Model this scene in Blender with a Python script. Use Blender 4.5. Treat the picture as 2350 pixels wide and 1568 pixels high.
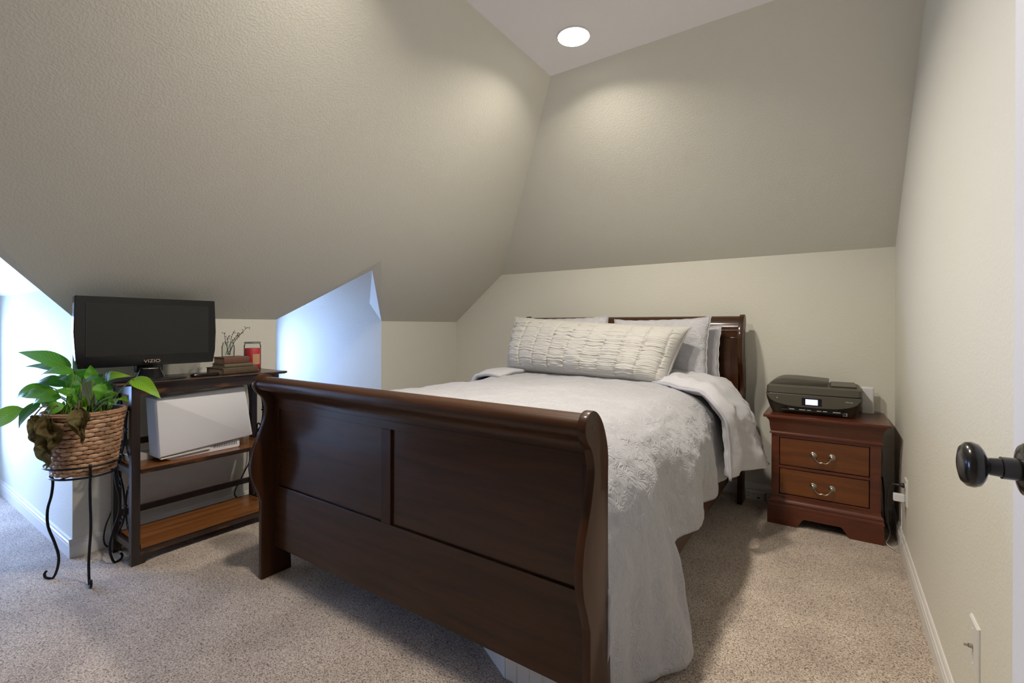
import bpy, bmesh, math, random
from math import sin, cos, pi, radians
from mathutils import Vector, Matrix, noise

random.seed(7)
scene = bpy.context.scene
for o in list(bpy.data.objects):
    bpy.data.objects.remove(o)
COL = scene.collection

# ------------------------------------------------------------------ camera
cd = bpy.data.cameras.new('camera')
cd.sensor_width = 36.0
cd.lens = 1083.7 / 2350 * 36.0
cd.shift_y = -33.0 / 2350
cd.clip_start = 0.02
cam = bpy.data.objects.new('camera', cd)
COL.objects.link(cam)
YAW, PIT, ROL = radians(34.222), radians(-0.10), radians(0.184)
F0 = Vector((-sin(YAW), cos(YAW), 0)); R0 = Vector((cos(YAW), sin(YAW), 0)); U0 = Vector((0, 0, 1))
F1 = F0 * cos(PIT) + U0 * sin(PIT); U1 = U0 * cos(PIT) - F0 * sin(PIT)
R2 = R0 * cos(ROL) + U1 * sin(ROL); U2 = U1 * cos(ROL) - R0 * sin(ROL)
M = Matrix(((R2.x, U2.x, -F1.x, 0), (R2.y, U2.y, -F1.y, 0), (R2.z, U2.z, -F1.z, 1.10), (0, 0, 0, 1)))
cam.matrix_world = M
scene.camera = cam

# ------------------------------------------------------------------ world, exposure
w = bpy.data.worlds.new('sky'); scene.world = w; w.use_nodes = True
bg = w.node_tree.nodes['Background']
bg.inputs['Color'].default_value = (0.36, 0.53, 1.0, 1)
SKY = 29.0
bg.inputs['Strength'].default_value = SKY
scene.view_settings.view_transform = 'Standard'
scene.view_settings.look = 'None'
scene.view_settings.gamma = 1.0
scene.view_settings.use_curve_mapping = False
scene.view_settings.exposure = 0.12
LAMP_W = 21.5
cy = scene.cycles
cy.use_denoising = True
try:
    cy.denoiser = 'OPENIMAGEDENOISE'
except Exception:
    pass
cy.use_adaptive_sampling = True; cy.adaptive_threshold = 0.05; cy.adaptive_min_samples = 16
cy.max_bounces = 7; cy.diffuse_bounces = 5; cy.glossy_bounces = 4; cy.transmission_bounces = 6
cy.transparent_max_bounces = 12
cy.sample_clamp_indirect = 6.0
cy.caustics_reflective = False; cy.caustics_refractive = False

# ------------------------------------------------------------------ room dimensions (metres)
XR, YB, XL = 0.2894, 3.4287, -2.9777      # right wall, back wall, left knee wall
ZK, ZB, XB = 1.138, 1.5573, -2.4459        # knee height, back break height, break x on back wall
PX, PY, PZ = -1.2847, 2.2590, 2.473        # corner of the flat ceiling
YF = -2.4                                   # wall behind the camera
XW = -4.64                                  # dormer window wall
DOR = [(-0.42, 0.679), (1.667, 2.526)]     # dormer openings along the knee wall

# ------------------------------------------------------------------ helpers
def V(*a):
    return Vector(a)

def finish(me, smooth=None, bevel=0.0, seg=2, weld=False):
    bm = bmesh.new(); bm.from_mesh(me)
    if weld:
        bmesh.ops.remove_doubles(bm, verts=bm.verts, dist=1e-5)
    bmesh.ops.recalc_face_normals(bm, faces=bm.faces)
    if bevel > 0:
        ed = [e for e in bm.edges if len(e.link_faces) == 2 and e.calc_face_angle(0) > radians(28)]
        bmesh.ops.bevel(bm, geom=ed, offset=bevel, segments=seg, profile=0.6, affect='EDGES', clamp_overlap=True)
    bm.to_mesh(me); bm.free()
    if smooth is not None:
        for p in me.polygons:
            p.use_smooth = True
        if smooth < 180:
            me.set_sharp_from_angle(angle=radians(smooth))

class G:
    def __init__(s):
        s.v = []; s.f = []
    def add(s, v, f):
        n = len(s.v)
        s.v += [tuple(p) for p in v]; s.f += [tuple(i + n for i in q) for q in f]
        return s
    def box(s, x0, x1, y0, y1, z0, z1, m=None):
        v = [V(x, y, z) for z in (z0, z1) for y in (y0, y1) for x in (x0, x1)]
        if m is not None:
            v = [m @ p for p in v]
        return s.add(v, [(0, 2, 3, 1), (4, 5, 7, 6), (0, 1, 5, 4), (2, 6, 7, 3), (0, 4, 6, 2), (1, 3, 7, 5)])
    def prism(s, pts, a0, a1, axis=0, m=None):
        # pts: 2-D outline in the two other axes; extruded along axis from a0 to a1
        n = len(pts)
        def mk(a, p):
            if axis == 0: return V(a, p[0], p[1])
            if axis == 1: return V(p[0], a, p[1])
            return V(p[0], p[1], a)
        v = [mk(a0, p) for p in pts] + [mk(a1, p) for p in pts]
        if m is not None:
            v = [m @ p for p in v]
        f = [tuple(range(n))[::-1], tuple(range(n, 2 * n))]
        f += [(i, (i + 1) % n, (i + 1) % n + n, i + n) for i in range(n)]
        return s.add(v, f)
    def tube(s, pts, r, n=8, smooth=4, closed=False, cap=True):
        pts = [Vector(p) for p in pts]
        if smooth:
            pts = spline(pts, smooth, closed)
        m = len(pts)
        rs = r if isinstance(r, (list, tuple)) else [r] * m
        if len(rs) != m:
            rr = []
            for i in range(m):
                t = i / (m - 1) * (len(rs) - 1); k = min(int(t), len(rs) - 2)
                rr.append(rs[k] + (rs[k + 1] - rs[k]) * (t - k))
            rs = rr
        up = None; v = []
        for i in range(m):
            if closed:
                t = (pts[(i + 1) % m] - pts[i - 1])
            else:
                t = pts[min(i + 1, m - 1)] - pts[max(i - 1, 0)]
            if t.length < 1e-9: t = V(0, 0, 1)
            t.normalize()
            if up is None:
                up = t.orthogonal().normalized()
            else:
                up = (up - t * up.dot(t))
                if up.length < 1e-6: up = t.orthogonal()
                up.normalize()
            b = t.cross(up)
            for k in range(n):
                a = 2 * pi * k / n
                v.append(pts[i] + (up * cos(a) + b * sin(a)) * rs[i])
        f = []
        for i in range(m if closed else m - 1):
            j = (i + 1) % m
            for k in range(n):
                k2 = (k + 1) % n
                f.append((i * n + k, i * n + k2, j * n + k2, j * n + k))
        if not closed and cap:
            f.append(tuple(range(n))[::-1]); f.append(tuple(range((m - 1) * n, m * n)))
        return s.add(v, f)
    def lathe(s, prof, n=24, m=None, cap=True):
        # prof: (radius, z) from bottom to top; m places it
        v = []
        for r, z in prof:
            for k in range(n):
                a = 2 * pi * k / n
                p = V(r * cos(a), r * sin(a), z)
                v.append(m @ p if m is not None else p)
        f = []
        for i in range(len(prof) - 1):
            for k in range(n):
                k2 = (k + 1) % n
                f.append((i * n + k, i * n + k2, (i + 1) * n + k2, (i + 1) * n + k))
        if cap:
            f.append(tuple(range(n))[::-1]); f.append(tuple(range((len(prof) - 1) * n, len(prof) * n)))
        return s.add(v, f)
    def rings(s, rs, m=None, cap=True):
        # rs: list of closed loops with the same number of points
        n = len(rs[0]); v = [p for r in rs for p in r]
        if m is not None:
            v = [m @ Vector(p) for p in v]
        f = []
        for i in range(len(rs) - 1):
            for k in range(n):
                k2 = (k + 1) % n
                f.append((i * n + k, i * n + k2, (i + 1) * n + k2, (i + 1) * n + k))
        if cap:
            f.append(tuple(range(n))[::-1]); f.append(tuple(range((len(rs) - 1) * n, len(rs) * n)))
        return s.add(v, f)
    def grid(s, fn, nu, nv):
        v = [fn(i / nu, j / nv) for j in range(nv + 1) for i in range(nu + 1)]
        f = [(j * (nu + 1) + i, j * (nu + 1) + i + 1, (j + 1) * (nu + 1) + i + 1, (j + 1) * (nu + 1) + i)
             for j in range(nv) for i in range(nu)]
        return s.add(v, f)

def spline(pts, k=4, closed=False):
    out = []; n = len(pts)
    rng = range(n if closed else n - 1)
    for i in rng:
        if closed:
            p0, p1, p2, p3 = pts[i - 1], pts[i], pts[(i + 1) % n], pts[(i + 2) % n]
        else:
            p0, p1, p2, p3 = pts[max(i - 1, 0)], pts[i], pts[i + 1], pts[min(i + 2, n - 1)]
        for j in range(k):
            t = j / k
            out.append(0.5 * ((2 * p1) + (p2 - p0) * t + (2 * p0 - 5 * p1 + 4 * p2 - p3) * t * t + (3 * p1 - p0 - 3 * p2 + p3) * t ** 3))
    if not closed:
        out.append(pts[-1])
    return out

def spline2(pts, k=4):
    return [(p.x, p.y) for p in spline([V(a, b, 0) for a, b in pts], k)]

def lerp_tab(tab, t):
    if t <= tab[0][0]: return tab[0][1]
    for (a, b), (c, d) in zip(tab, tab[1:]):
        if t <= c:
            u = (t - a) / (c - a); u = u * u * (3 - 2 * u)
            return b + (d - b) * u
    return tab[-1][1]

def rrect(x0, x1, y0, y1, r, z, k=5):
    out = []
    for cx_, cy_, a0 in ((x1 - r, y1 - r, 0), (x0 + r, y1 - r, 90), (x0 + r, y0 + r, 180), (x1 - r, y0 + r, 270)):
        for i in range(k + 1):
            a = radians(a0 + 90 * i / k)
            out.append(V(cx_ + r * cos(a), cy_ + r * sin(a), z))
    return out

def rect(x0, x1, y0, y1, z):
    return [V(x1, y1, z), V(x0, y1, z), V(x0, y0, z), V(x1, y0, z)]

def put(name, g, mat, parent=None, smooth=None, bevel=0.0, seg=2, weld=False, label=None, local=False, kind=None):
    me = bpy.data.meshes.new(name)
    me.from_pydata([tuple(p) for p in g.v], [], g.f)
    finish(me, smooth, bevel, seg, weld)
    me.materials.append(mat)
    o = bpy.data.objects.new(name, me); COL.objects.link(o)
    if parent is not None:
        o.parent = parent
        if not local:
            base = parent
            mw = Matrix.Identity(4)
            chain = []
            while base is not None:
                chain.append(base); base = base.parent
            for b in reversed(chain):
                mw = mw @ b.matrix_parent_inverse @ b.matrix_basis
            o.matrix_parent_inverse = mw.inverted()
    if label: o['label'] = label
    if kind: o['kind'] = kind
    return o

def tag(o, label, cat, group=None):
    o['label'] = label; o['category'] = cat
    if group: o['group'] = group
    return o

def thing(name, label, cat, loc=(0, 0, 0), rot=(0, 0, 0), group=None):
    o = bpy.data.objects.new(name, None); COL.objects.link(o)
    o.location = loc; o.rotation_euler = rot
    o.empty_display_size = 0.1
    return tag(o, label, cat, group)

def struct(name, g, mat, label, cat, **kw):
    o = put(name, g, mat, **kw)
    if o.parent is None:
        o['kind'] = 'structure'; tag(o, label, cat)
    return o

# ------------------------------------------------------------------ materials
def mat(name, color, rough=0.6, metal=0.0, spec=0.5, coat=0.0, coat_rough=0.1, emit=None, emit_s=0.0, sheen=0.0):
    m = bpy.data.materials.new(name); m.use_nodes = True
    b = m.node_tree.nodes['Principled BSDF']
    b.inputs['Base Color'].default_value = (*color, 1)
    b.inputs['Roughness'].default_value = rough
    b.inputs['Metallic'].default_value = metal
    b.inputs['Specular IOR Level'].default_value = spec
    b.inputs['Coat Weight'].default_value = coat
    b.inputs['Coat Roughness'].default_value = coat_rough
    b.inputs['Sheen Weight'].default_value = sheen
    if emit:
        b.inputs['Emission Color'].default_value = (*emit, 1)
        b.inputs['Emission Strength'].default_value = emit_s
    m['b'] = 1
    return m

def N(m, t, **kw):
    n = m.node_tree.nodes.new(t)
    for k, v in kw.items():
        if k in n.inputs: n.inputs[k].default_value = v
        else: setattr(n, k, v)
    return n

def L(m, a, ao, b, bi):
    m.node_tree.links.new(a.outputs[ao], b.inputs[bi])

def bsdf(m):
    return m.node_tree.nodes['Principled BSDF']

def coords(m, scale=(1, 1, 1), kind='Object'):
    tc = N(m, 'ShaderNodeTexCoord'); mp = N(m, 'ShaderNodeMapping')
    mp.inputs['Scale'].default_value = scale
    L(m, tc, kind, mp, 'Vector')
    return mp

def ramp(m, stops):
    r = N(m, 'ShaderNodeValToRGB')
    while len(r.color_ramp.elements) < len(stops):
        r.color_ramp.elements.new(0.5)
    for e, (p, c) in zip(r.color_ramp.elements, stops):
        e.position = p; e.color = (*c, 1)
    return r

def bump(m, src, out, strength, dist, normal=None):
    b = N(m, 'ShaderNodeBump'); b.inputs['Strength'].default_value = strength; b.inputs['Distance'].default_value = dist
    L(m, src, out, b, 'Height')
    if normal is not None:
        L(m, normal, 'Normal', b, 'Normal')
    L(m, b, 'Normal', bsdf(m), 'Normal')
    return b

def paint(name, c, peel=0.14, rough=0.55):
    m = mat(name, c, rough, spec=0.35)
    mp = coords(m)
    n = N(m, 'ShaderNodeTexNoise'); n.inputs['Scale'].default_value = 130; n.inputs['Detail'].default_value = 1.0; n.inputs['Roughness'].default_value = 0.45
    L(m, mp, 'Vector', n, 'Vector')
    r = ramp(m, [(0.40, (0, 0, 0)), (0.62, (1, 1, 1))]); L(m, n, 'Fac', r, 'Fac')
    bump(m, r, 'Color', peel, 0.003)
    return m

def wood(name, c1, c2, axis=0, rough=0.3, coat=0.4, scale=1.0, fine=0.05, coat_rough=0.12, spec=0.5):
    m = mat(name, c1, rough, coat=coat, coat_rough=coat_rough, spec=spec)
    bsdf(m).inputs['Coat IOR'].default_value = 1.55
    s = [14 * scale] * 3; s[axis] = 1.1 * scale
    mp = coords(m, tuple(s))
    n = N(m, 'ShaderNodeTexNoise'); n.inputs['Scale'].default_value = 2.2; n.inputs['Detail'].default_value = 6; n.inputs['Distortion'].default_value = 0.6
    L(m, mp, 'Vector', n, 'Vector')
    r = ramp(m, [(0.32, c1), (0.68, c2)]); L(m, n, 'Fac', r, 'Fac')
    L(m, r, 'Color', bsdf(m), 'Base Color')
    s2 = [160 * scale] * 3; s2[axis] = 6 * scale
    mp2 = coords(m, tuple(s2))
    n2 = N(m, 'ShaderNodeTexNoise'); n2.inputs['Scale'].default_value = 1.5; n2.inputs['Detail'].default_value = 3
    L(m, mp2, 'Vector', n2, 'Vector')
    bump(m, n2, 'Fac', fine, 0.001)
    return m

WALL = paint('wall_paint', (0.715, 0.702, 0.620))
CEIL = paint('ceiling_paint', (0.86, 0.85, 0.86), 0.12)
TRIM = mat('white_trim_paint', (0.72, 0.70, 0.67), 0.35)
DOORM = mat('white_door_paint', (0.74, 0.74, 0.76), 0.4)
BEDW = wood('dark_cherry', (0.030, 0.0105, 0.0026), (0.060, 0.0200, 0.0046), 0, 0.45, 0.5, 1.0, 0.03, 0.15, 0.15)
BEDV = wood('dark_cherry_upright', (0.028, 0.0090, 0.0024), (0.052, 0.0165, 0.0040), 2, 0.45, 0.35, 1.0, 0.03, 0.12, 0.15)
NSW = wood('cherry_front', (0.095, 0.025, 0.0025), (0.165, 0.047, 0.0055), 0, 0.42, 0.25, 1.0, 0.04)
NSD = wood('cherry_dark', (0.070, 0.0125, 0.0030), (0.125, 0.025, 0.0055), 0, 0.38, 0.35, 1.0, 0.04)
GAP_SHADE = mat('drawer_gap_shade', (0.006, 0.003, 0.002), 0.8)  # near-black carcass colour paints in the shadow lines around the drawers
STB = wood('espresso_frame', (0.012, 0.008, 0.007), (0.030, 0.018, 0.013), 2, 0.38, 0.25)
def worn(name, c1, c2, edge, axis):
    m = wood(name, c1, c2, axis, 0.36, 0.25)
    s = [30] * 3; s[axis] = 6
    mp = coords(m, tuple(s)); n = N(m, 'ShaderNodeTexNoise'); n.inputs['Scale'].default_value = 1.0; n.inputs['Detail'].default_value = 4
    L(m, mp, 'Vector', n, 'Vector')
    r = ramp(m, [(0.56, (0, 0, 0)), (0.64, (1, 1, 1))]); L(m, n, 'Fac', r, 'Fac')
    mx = N(m, 'ShaderNodeMix', data_type='RGBA')
    old = bsdf(m).inputs['Base Color'].links[0].from_socket
    m.node_tree.links.new(old, mx.inputs[6]); mx.inputs[7].default_value = (*edge, 1)
    m.node_tree.links.new(r.outputs['Color'], mx.inputs[0])
    m.node_tree.links.new(mx.outputs[2], bsdf(m).inputs['Base Color'])
    return m
STT = worn('worn_espresso', (0.020, 0.011, 0.008), (0.045, 0.022, 0.013), (0.12, 0.045, 0.015), 1)
STS = wood('shelf_wood', (0.12, 0.036, 0.005), (0.25, 0.090, 0.016), 1, 0.35, 0.3, 0.7)
IRON = mat('black_iron', (0.012, 0.013, 0.016), 0.38, 0.6)
BLKP = mat('black_plastic', (0.012, 0.012, 0.013), 0.4)
BLKG = mat('gloss_black', (0.006, 0.006, 0.007), 0.10, spec=0.35)
SCRN = mat('tv_screen', (0.020, 0.021, 0.020), 0.4, spec=0.25)
PRNT = mat('printer_dark', (0.080, 0.073, 0.056), 0.45)
PRNT2 = mat('printer_darker', (0.046, 0.042, 0.030), 0.35)
PRNG = mat('printer_gloss', (0.012, 0.012, 0.012), 0.12)
LCD = mat('lcd', (0.1, 0.1, 0.4), 0.3, emit=(0.55, 0.62, 1.0), emit_s=1.6)
WHTP = mat('white_plastic', (0.74, 0.74, 0.76), 0.35)
WHTP2 = mat('warm_white_plastic', (0.70, 0.69, 0.66), 0.4)
PAPER = mat('paper', (0.66, 0.63, 0.57), 0.8)
SILV = mat('antique_silver', (0.42, 0.39, 0.34), 0.28, 1.0)
BRONZE = mat('oil_rubbed_bronze', (0.016, 0.014, 0.012), 0.22, 0.35, coat=0.3)
INK = mat('white_print', (0.55, 0.55, 0.53), 0.5)
LOGO = mat('bronze_print', (0.50, 0.40, 0.33), 0.4, 0.3)
GREYM = mat('grey_rubber', (0.10, 0.10, 0.10), 0.6)

def make_carpet():
    m = mat('carpet', (0.4, 0.35, 0.3), 0.95, spec=0.1, sheen=0.25)
    mp = coords(m)
    v = N(m, 'ShaderNodeTexNoise'); v.inputs['Scale'].default_value = 210; v.inputs['Detail'].default_value = 2.5; v.inputs['Roughness'].default_value = .65
    nz = N(m, 'ShaderNodeTexNoise'); nz.inputs['Scale'].default_value = 60; nz.inputs['Detail'].default_value = 2
    L(m, mp, 'Vector', nz, 'Vector')
    mxv = N(m, 'ShaderNodeMixRGB'); mxv.blend_type = 'ADD'; mxv.inputs['Fac'].default_value = 0.012
    L(m, mp, 'Vector', mxv, 'Color1'); L(m, nz, 'Color', mxv, 'Color2'); L(m, mxv, 'Color', v, 'Vector')
    r = ramp(m, [(0.30, (0.085, 0.062, 0.044)), (0.41, (0.25, 0.195, 0.150)), (0.49, (0.46, 0.385, 0.315)), (0.58, (0.60, 0.52, 0.445)), (0.72, (0.70, 0.62, 0.54))])
    L(m, v, 'Fac', r, 'Fac')
    n2 = N(m, 'ShaderNodeTexNoise'); n2.inputs['Scale'].default_value = 4.5; n2.inputs['Detail'].default_value = 4
    L(m, mp, 'Vector', n2, 'Vector')
    r2 = ramp(m, [(0.34, (0.84, 0.82, 0.81)), (0.62, (1.06, 1.05, 1.04))]); L(m, n2, 'Fac', r2, 'Fac')
    mx = N(m, 'ShaderNodeMixRGB'); mx.blend_type = 'MULTIPLY'; mx.inputs['Fac'].default_value = 1
    L(m, r, 'Color', mx, 'Color1'); L(m, r2, 'Color', mx, 'Color2')
    L(m, mx, 'Color', bsdf(m), 'Base Color')
    b1 = N(m, 'ShaderNodeBump'); b1.inputs['Strength'].default_value = 0.6; b1.inputs['Distance'].default_value = 0.006
    L(m, v, 'Fac', b1, 'Height')
    b2 = N(m, 'ShaderNodeBump'); b2.inputs['Strength'].default_value = 0.35; b2.inputs['Distance'].default_value = 0.02
    L(m, n2, 'Fac', b2, 'Height'); L(m, b1, 'Normal', b2, 'Normal')
    L(m, b2, 'Normal', bsdf(m), 'Normal')
    return m
CARPET = make_carpet()

def quilt(name, c, scale=9.0, strength=0.5, freq=34.0, dist=0.012):
    m = mat(name, c, 0.75, spec=0.25, sheen=0.2)
    mp = coords(m)
    n = N(m, 'ShaderNodeTexNoise'); n.inputs['Scale'].default_value = scale; n.inputs['Detail'].default_value = 1.2; n.inputs['Distortion'].default_value = 0.8
    L(m, mp, 'Vector', n, 'Vector')
    a = N(m, 'ShaderNodeMath', operation='MULTIPLY'); a.inputs[1].default_value = freq
    m.node_tree.links.new(n.outputs['Fac'], a.inputs[0])
    s = N(m, 'ShaderNodeMath', operation='SINE'); m.node_tree.links.new(a.outputs[0], s.inputs[0])
    ab = N(m, 'ShaderNodeMath', operation='ABSOLUTE'); m.node_tree.links.new(s.outputs[0], ab.inputs[0])
    pw = N(m, 'ShaderNodeMath', operation='POWER'); pw.inputs[1].default_value = 0.55; m.node_tree.links.new(ab.outputs[0], pw.inputs[0])
    n2 = N(m, 'ShaderNodeTexNoise'); n2.inputs['Scale'].default_value = 55; n2.inputs['Detail'].default_value = 3
    L(m, mp, 'Vector', n2, 'Vector')
    b1 = N(m, 'ShaderNodeBump'); b1.inputs['Strength'].default_value = 0.25; b1.inputs['Distance'].default_value = 0.006
    L(m, n2, 'Fac', b1, 'Height')
    n3 = N(m, 'ShaderNodeTexNoise'); n3.inputs['Scale'].default_value = scale * .45; n3.inputs['Detail'].default_value = 2
    L(m, mp, 'Vector', n3, 'Vector')
    r3 = ramp(m, [(0.36, (.25, .25, .25)), (0.62, (1, 1, 1))]); L(m, n3, 'Fac', r3, 'Fac')
    vo = N(m, 'ShaderNodeTexVoronoi', feature='SMOOTH_F1'); vo.inputs['Scale'].default_value = scale * 1.9
    L(m, mp, 'Vector', vo, 'Vector')
    mu = N(m, 'ShaderNodeMath', operation='MULTIPLY'); m.node_tree.links.new(pw.outputs[0], mu.inputs[0]); m.node_tree.links.new(r3.outputs['Color'], mu.inputs[1])
    sb = N(m, 'ShaderNodeMath', operation='SUBTRACT'); m.node_tree.links.new(mu.outputs[0], sb.inputs[0]); m.node_tree.links.new(vo.outputs['Distance'], sb.inputs[1])
    b2 = N(m, 'ShaderNodeBump'); b2.inputs['Strength'].default_value = strength; b2.inputs['Distance'].default_value = dist
    m.node_tree.links.new(sb.outputs[0], b2.inputs['Height']); L(m, b1, 'Normal', b2, 'Normal')
    L(m, b2, 'Normal', bsdf(m), 'Normal')
    return m
QUILT = quilt('white_quilt', (0.385, 0.387, 0.41), 21.0, 0.42, 24.0, 0.008)
SHAM = quilt('white_sham', (0.50, 0.50, 0.53), 24.0, 0.5, 30.0, 0.008)

def cloth(name, c, scale=30, strength=0.2):
    m = mat(name, c, 0.7, spec=0.3, sheen=0.2)
    mp = coords(m); n = N(m, 'ShaderNodeTexNoise'); n.inputs['Scale'].default_value = scale; n.inputs['Detail'].default_value = 3
    L(m, mp, 'Vector', n, 'Vector'); bump(m, n, 'Fac', strength, 0.008)
    return m
SATEEN = cloth('sateen', (0.49, 0.49, 0.515), 14, 0.45)
SHEET = cloth('sheet', (0.50, 0.50, 0.53), 20, 0.2)
RUCHE = cloth('ruched_cotton', (0.49, 0.48, 0.45), 60, 0.12)
PIPING = mat('lavender_piping', (0.40, 0.40, 0.45), 0.8)

def glassm(name, tint=(1, 1, 1), refl=0.08):
    m = bpy.data.materials.new(name); m.use_nodes = True
    nt = m.node_tree; nt.nodes.clear()
    o = nt.nodes.new('ShaderNodeOutputMaterial'); t = nt.nodes.new('ShaderNodeBsdfTransparent'); g = nt.nodes.new('ShaderNodeBsdfGlossy')
    fz = nt.nodes.new('ShaderNodeLayerWeight'); fz.inputs['Blend'].default_value = refl
    mx = nt.nodes.new('ShaderNodeMixShader')
    t.inputs['Color'].default_value = (*tint, 1); g.inputs['Roughness'].default_value = 0.03
    nt.links.new(fz.outputs['Fresnel'], mx.inputs[0]); nt.links.new(t.outputs[0], mx.inputs[1]); nt.links.new(g.outputs[0], mx.inputs[2])
    nt.links.new(mx.outputs[0], o.inputs['Surface'])
    return m
PANE = glassm('window_glass', (0.97, 0.98, 1.0), 0.1)
JAR = glassm('jar_glass', (0.95, 0.97, 0.96), 0.10)
CLEARP = glassm('clear_plastic', (0.86, 0.88, 0.90), 0.3)

# ================================================================== ROOM SHELL
def poly(*pts):
    g = G(); g.add(pts, [tuple(range(len(pts)))]); return g

struct('floor', poly((XW, YF, 0), (1.5, YF, 0), (1.5, YB, 0), (XW, YB, 0)), CARPET, 'speckled beige and brown cut pile carpet', 'floor')
struct('ceiling', poly((PX, YF, PZ), (XR, YF, PZ), (XR, PY, PZ), (PX, PY, PZ)), CEIL, 'flat pale grey strip of ceiling with round light', 'ceiling')
struct('wall_back', poly((XL, YB, 0), (XR, YB, 0), (XR, YB, ZB), (XB, YB, ZB), (XL, YB, ZK)), WALL, 'low beige wall behind the headboard', 'wall')
struct('ceiling_back_slope', poly((XR, YB, ZB), (XB, YB, ZB), (PX, PY, PZ), (XR, PY, PZ)), WALL, 'sloped sage beige ceiling above the headboard', 'sloped ceiling')
DY0, DY1, DZ = -0.66, 0.13, 2.04
struct('wall_right', poly((XR, YF, 0), (XR, DY0, 0), (XR, DY0, DZ), (XR, DY1, DZ), (XR, DY1, 0), (XR, YB, 0), (XR, YB, ZB), (XR, PY, PZ), (XR, YF, PZ)),
       WALL, 'plain beige wall on the right with outlets low down', 'wall')
struct('wall_front', poly((XL, YF, 0), (XR, YF, 0), (XR, YF, PZ), (PX, YF, PZ), (XL, YF, ZK)), WALL, 'beige wall behind the camera', 'wall')

def dapex(d):
    ym = (d[0] + d[1]) / 2
    xa = XL + 1.175 * (d[1] - d[0]) / 2
    return V(xa, ym, ZK + (ZB - ZK) / (XB - XL) * (xa - XL))

sl = [V(XL, YF, ZK)]
for d in DOR:
    sl += [V(XL, d[0], ZK), dapex(d), V(XL, d[1], ZK)]
sl += [V(XL, YB, ZK), V(XB, YB, ZB), V(PX, PY, PZ), V(PX, YF, PZ)]
struct('ceiling_left_slope', poly(*sl), WALL, 'large sloped sage beige ceiling on the left with dormer openings', 'sloped ceiling')

g = G()
ys = [YF, DOR[0][0], DOR[0][1], DOR[1][0], DOR[1][1], YB]
for a, b in ((0, 1), (2, 3), (4, 5)):
    g.add([(XL, ys[a], 0), (XL, ys[b], 0), (XL, ys[b], ZK), (XL, ys[a], ZK)], [(0, 1, 2, 3)])
struct('wall_left', g, WALL, 'low beige knee wall under the left slope', 'wall')

EZ, RZ = 1.283, 1.475          # dormer eave and ridge heights
XE, XRG = -3.121, -2.565       # where dormer ceiling starts at eave and ridge
for i, d in enumerate(DOR):
    WY, WZ0, WZ1 = ((0.44, 0.24, 1.20), (0.27, 0.42, 1.14))[i]
    ym = (d[0] + d[1]) / 2; ap = dapex(d)
    hw = (d[1] - d[0]) / 2; RZ = ap.z - .061; XRG = ap.x - .092
    for k, y in enumerate(d):
        struct(('wall_dormer_near' if k == 0 else 'wall_dormer_far'), poly((XL, y, 0), (XL, y, ZK), (XE, y, EZ), (XW, y, EZ), (XW, y, 0)), WALL,
               ['near', 'far'][k] + ' cheek wall of the dormer ' + ['beside the potted plant', 'beyond the bookshelf'][i], 'wall')
    g = G()
    for y in d:
        g.add([(XL, y, ZK), ap, (XRG, ym, RZ), (XE, y, EZ)], [(0, 1, 2), (0, 2, 3)])
        g.add([(XE, y, EZ), (XRG, ym, RZ), (XW, ym, RZ), (XW, y, EZ)], [(0, 1, 2, 3)])
    struct('ceiling_dormer', g, WALL, 'peaked ceiling of the dormer ' + ['beside the potted plant', 'beyond the bookshelf'][i], 'dormer ceiling')
    a, b = ym - WY, ym + WY
    g = G()
    g.add([(XW, d[0], 0), (XW, d[1], 0), (XW, d[1], WZ0), (XW, d[0], WZ0)], [(0, 1, 2, 3)])
    g.add([(XW, d[0], WZ0), (XW, a, WZ0), (XW, a, WZ1), (XW, d[0], WZ1)], [(0, 1, 2, 3)])
    g.add([(XW, b, WZ0), (XW, d[1], WZ0), (XW, d[1], WZ1), (XW, b, WZ1)], [(0, 1, 2, 3)])
    g.add([(XW, d[0], WZ1), (XW, d[1], WZ1), (XW, d[1], EZ), (XW, ym, RZ), (XW, d[0], EZ)], [(0, 1, 2, 3, 4)])
    struct('wall_dormer_end', g, WALL, 'gable end wall with window in the dormer ' + ['beside the potted plant', 'beyond the bookshelf'][i], 'wall')
    # window
    wn = thing('window_%d' % (i + 1), 'white framed window at the end of the dormer ' + ['beside the potted plant', 'beyond the bookshelf'][i], 'window', (XW, ym, WZ0))
    wn['kind'] = 'structure'
    g = G(); t = 0.045
    g.box(XW - .05, XW + .02, a, a + t, WZ0, WZ1); g.box(XW - .05, XW + .02, b - t, b, WZ0, WZ1)
    g.box(XW - .05, XW + .02, a + t, b - t, WZ1 - t, WZ1); g.box(XW - .05, XW + .02, a + t, b - t, WZ0, WZ0 + t)
    put('window_frame', g, TRIM, wn)
    zm = (WZ0 + WZ1) / 2
    g = G(); g.box(XW - .035, XW + .005, a + t, b - t, zm - .02, zm + .02)
    put('meeting_rail', g, TRIM, wn)
    g = G(); g.box(XW - .01, XW + .06, a - .04, b + .04, WZ0 - .025, WZ0)
    put('window_sill', g, TRIM, wn, bevel=.004)
    for z0, z1 in ((WZ0 + t, zm - .02), (zm + .02, WZ1 - t)):
        g = G(); g.box(XW - .022, XW - .018, a + t, b - t, z0, z1)
        put('pane', g, PANE, wn)
    pl = bpy.data.lights.new('window_portal', 'AREA'); pl.shape = 'RECTANGLE'; pl.size = WZ1 - WZ0; pl.size_y = 2 * WY
    pl.cycles.is_portal = True
    po = bpy.data.objects.new('window_portal', pl); COL.objects.link(po)
    po.location = (XW - .055, ym, zm); po.rotation_euler = (0, radians(-90), 0)

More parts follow.
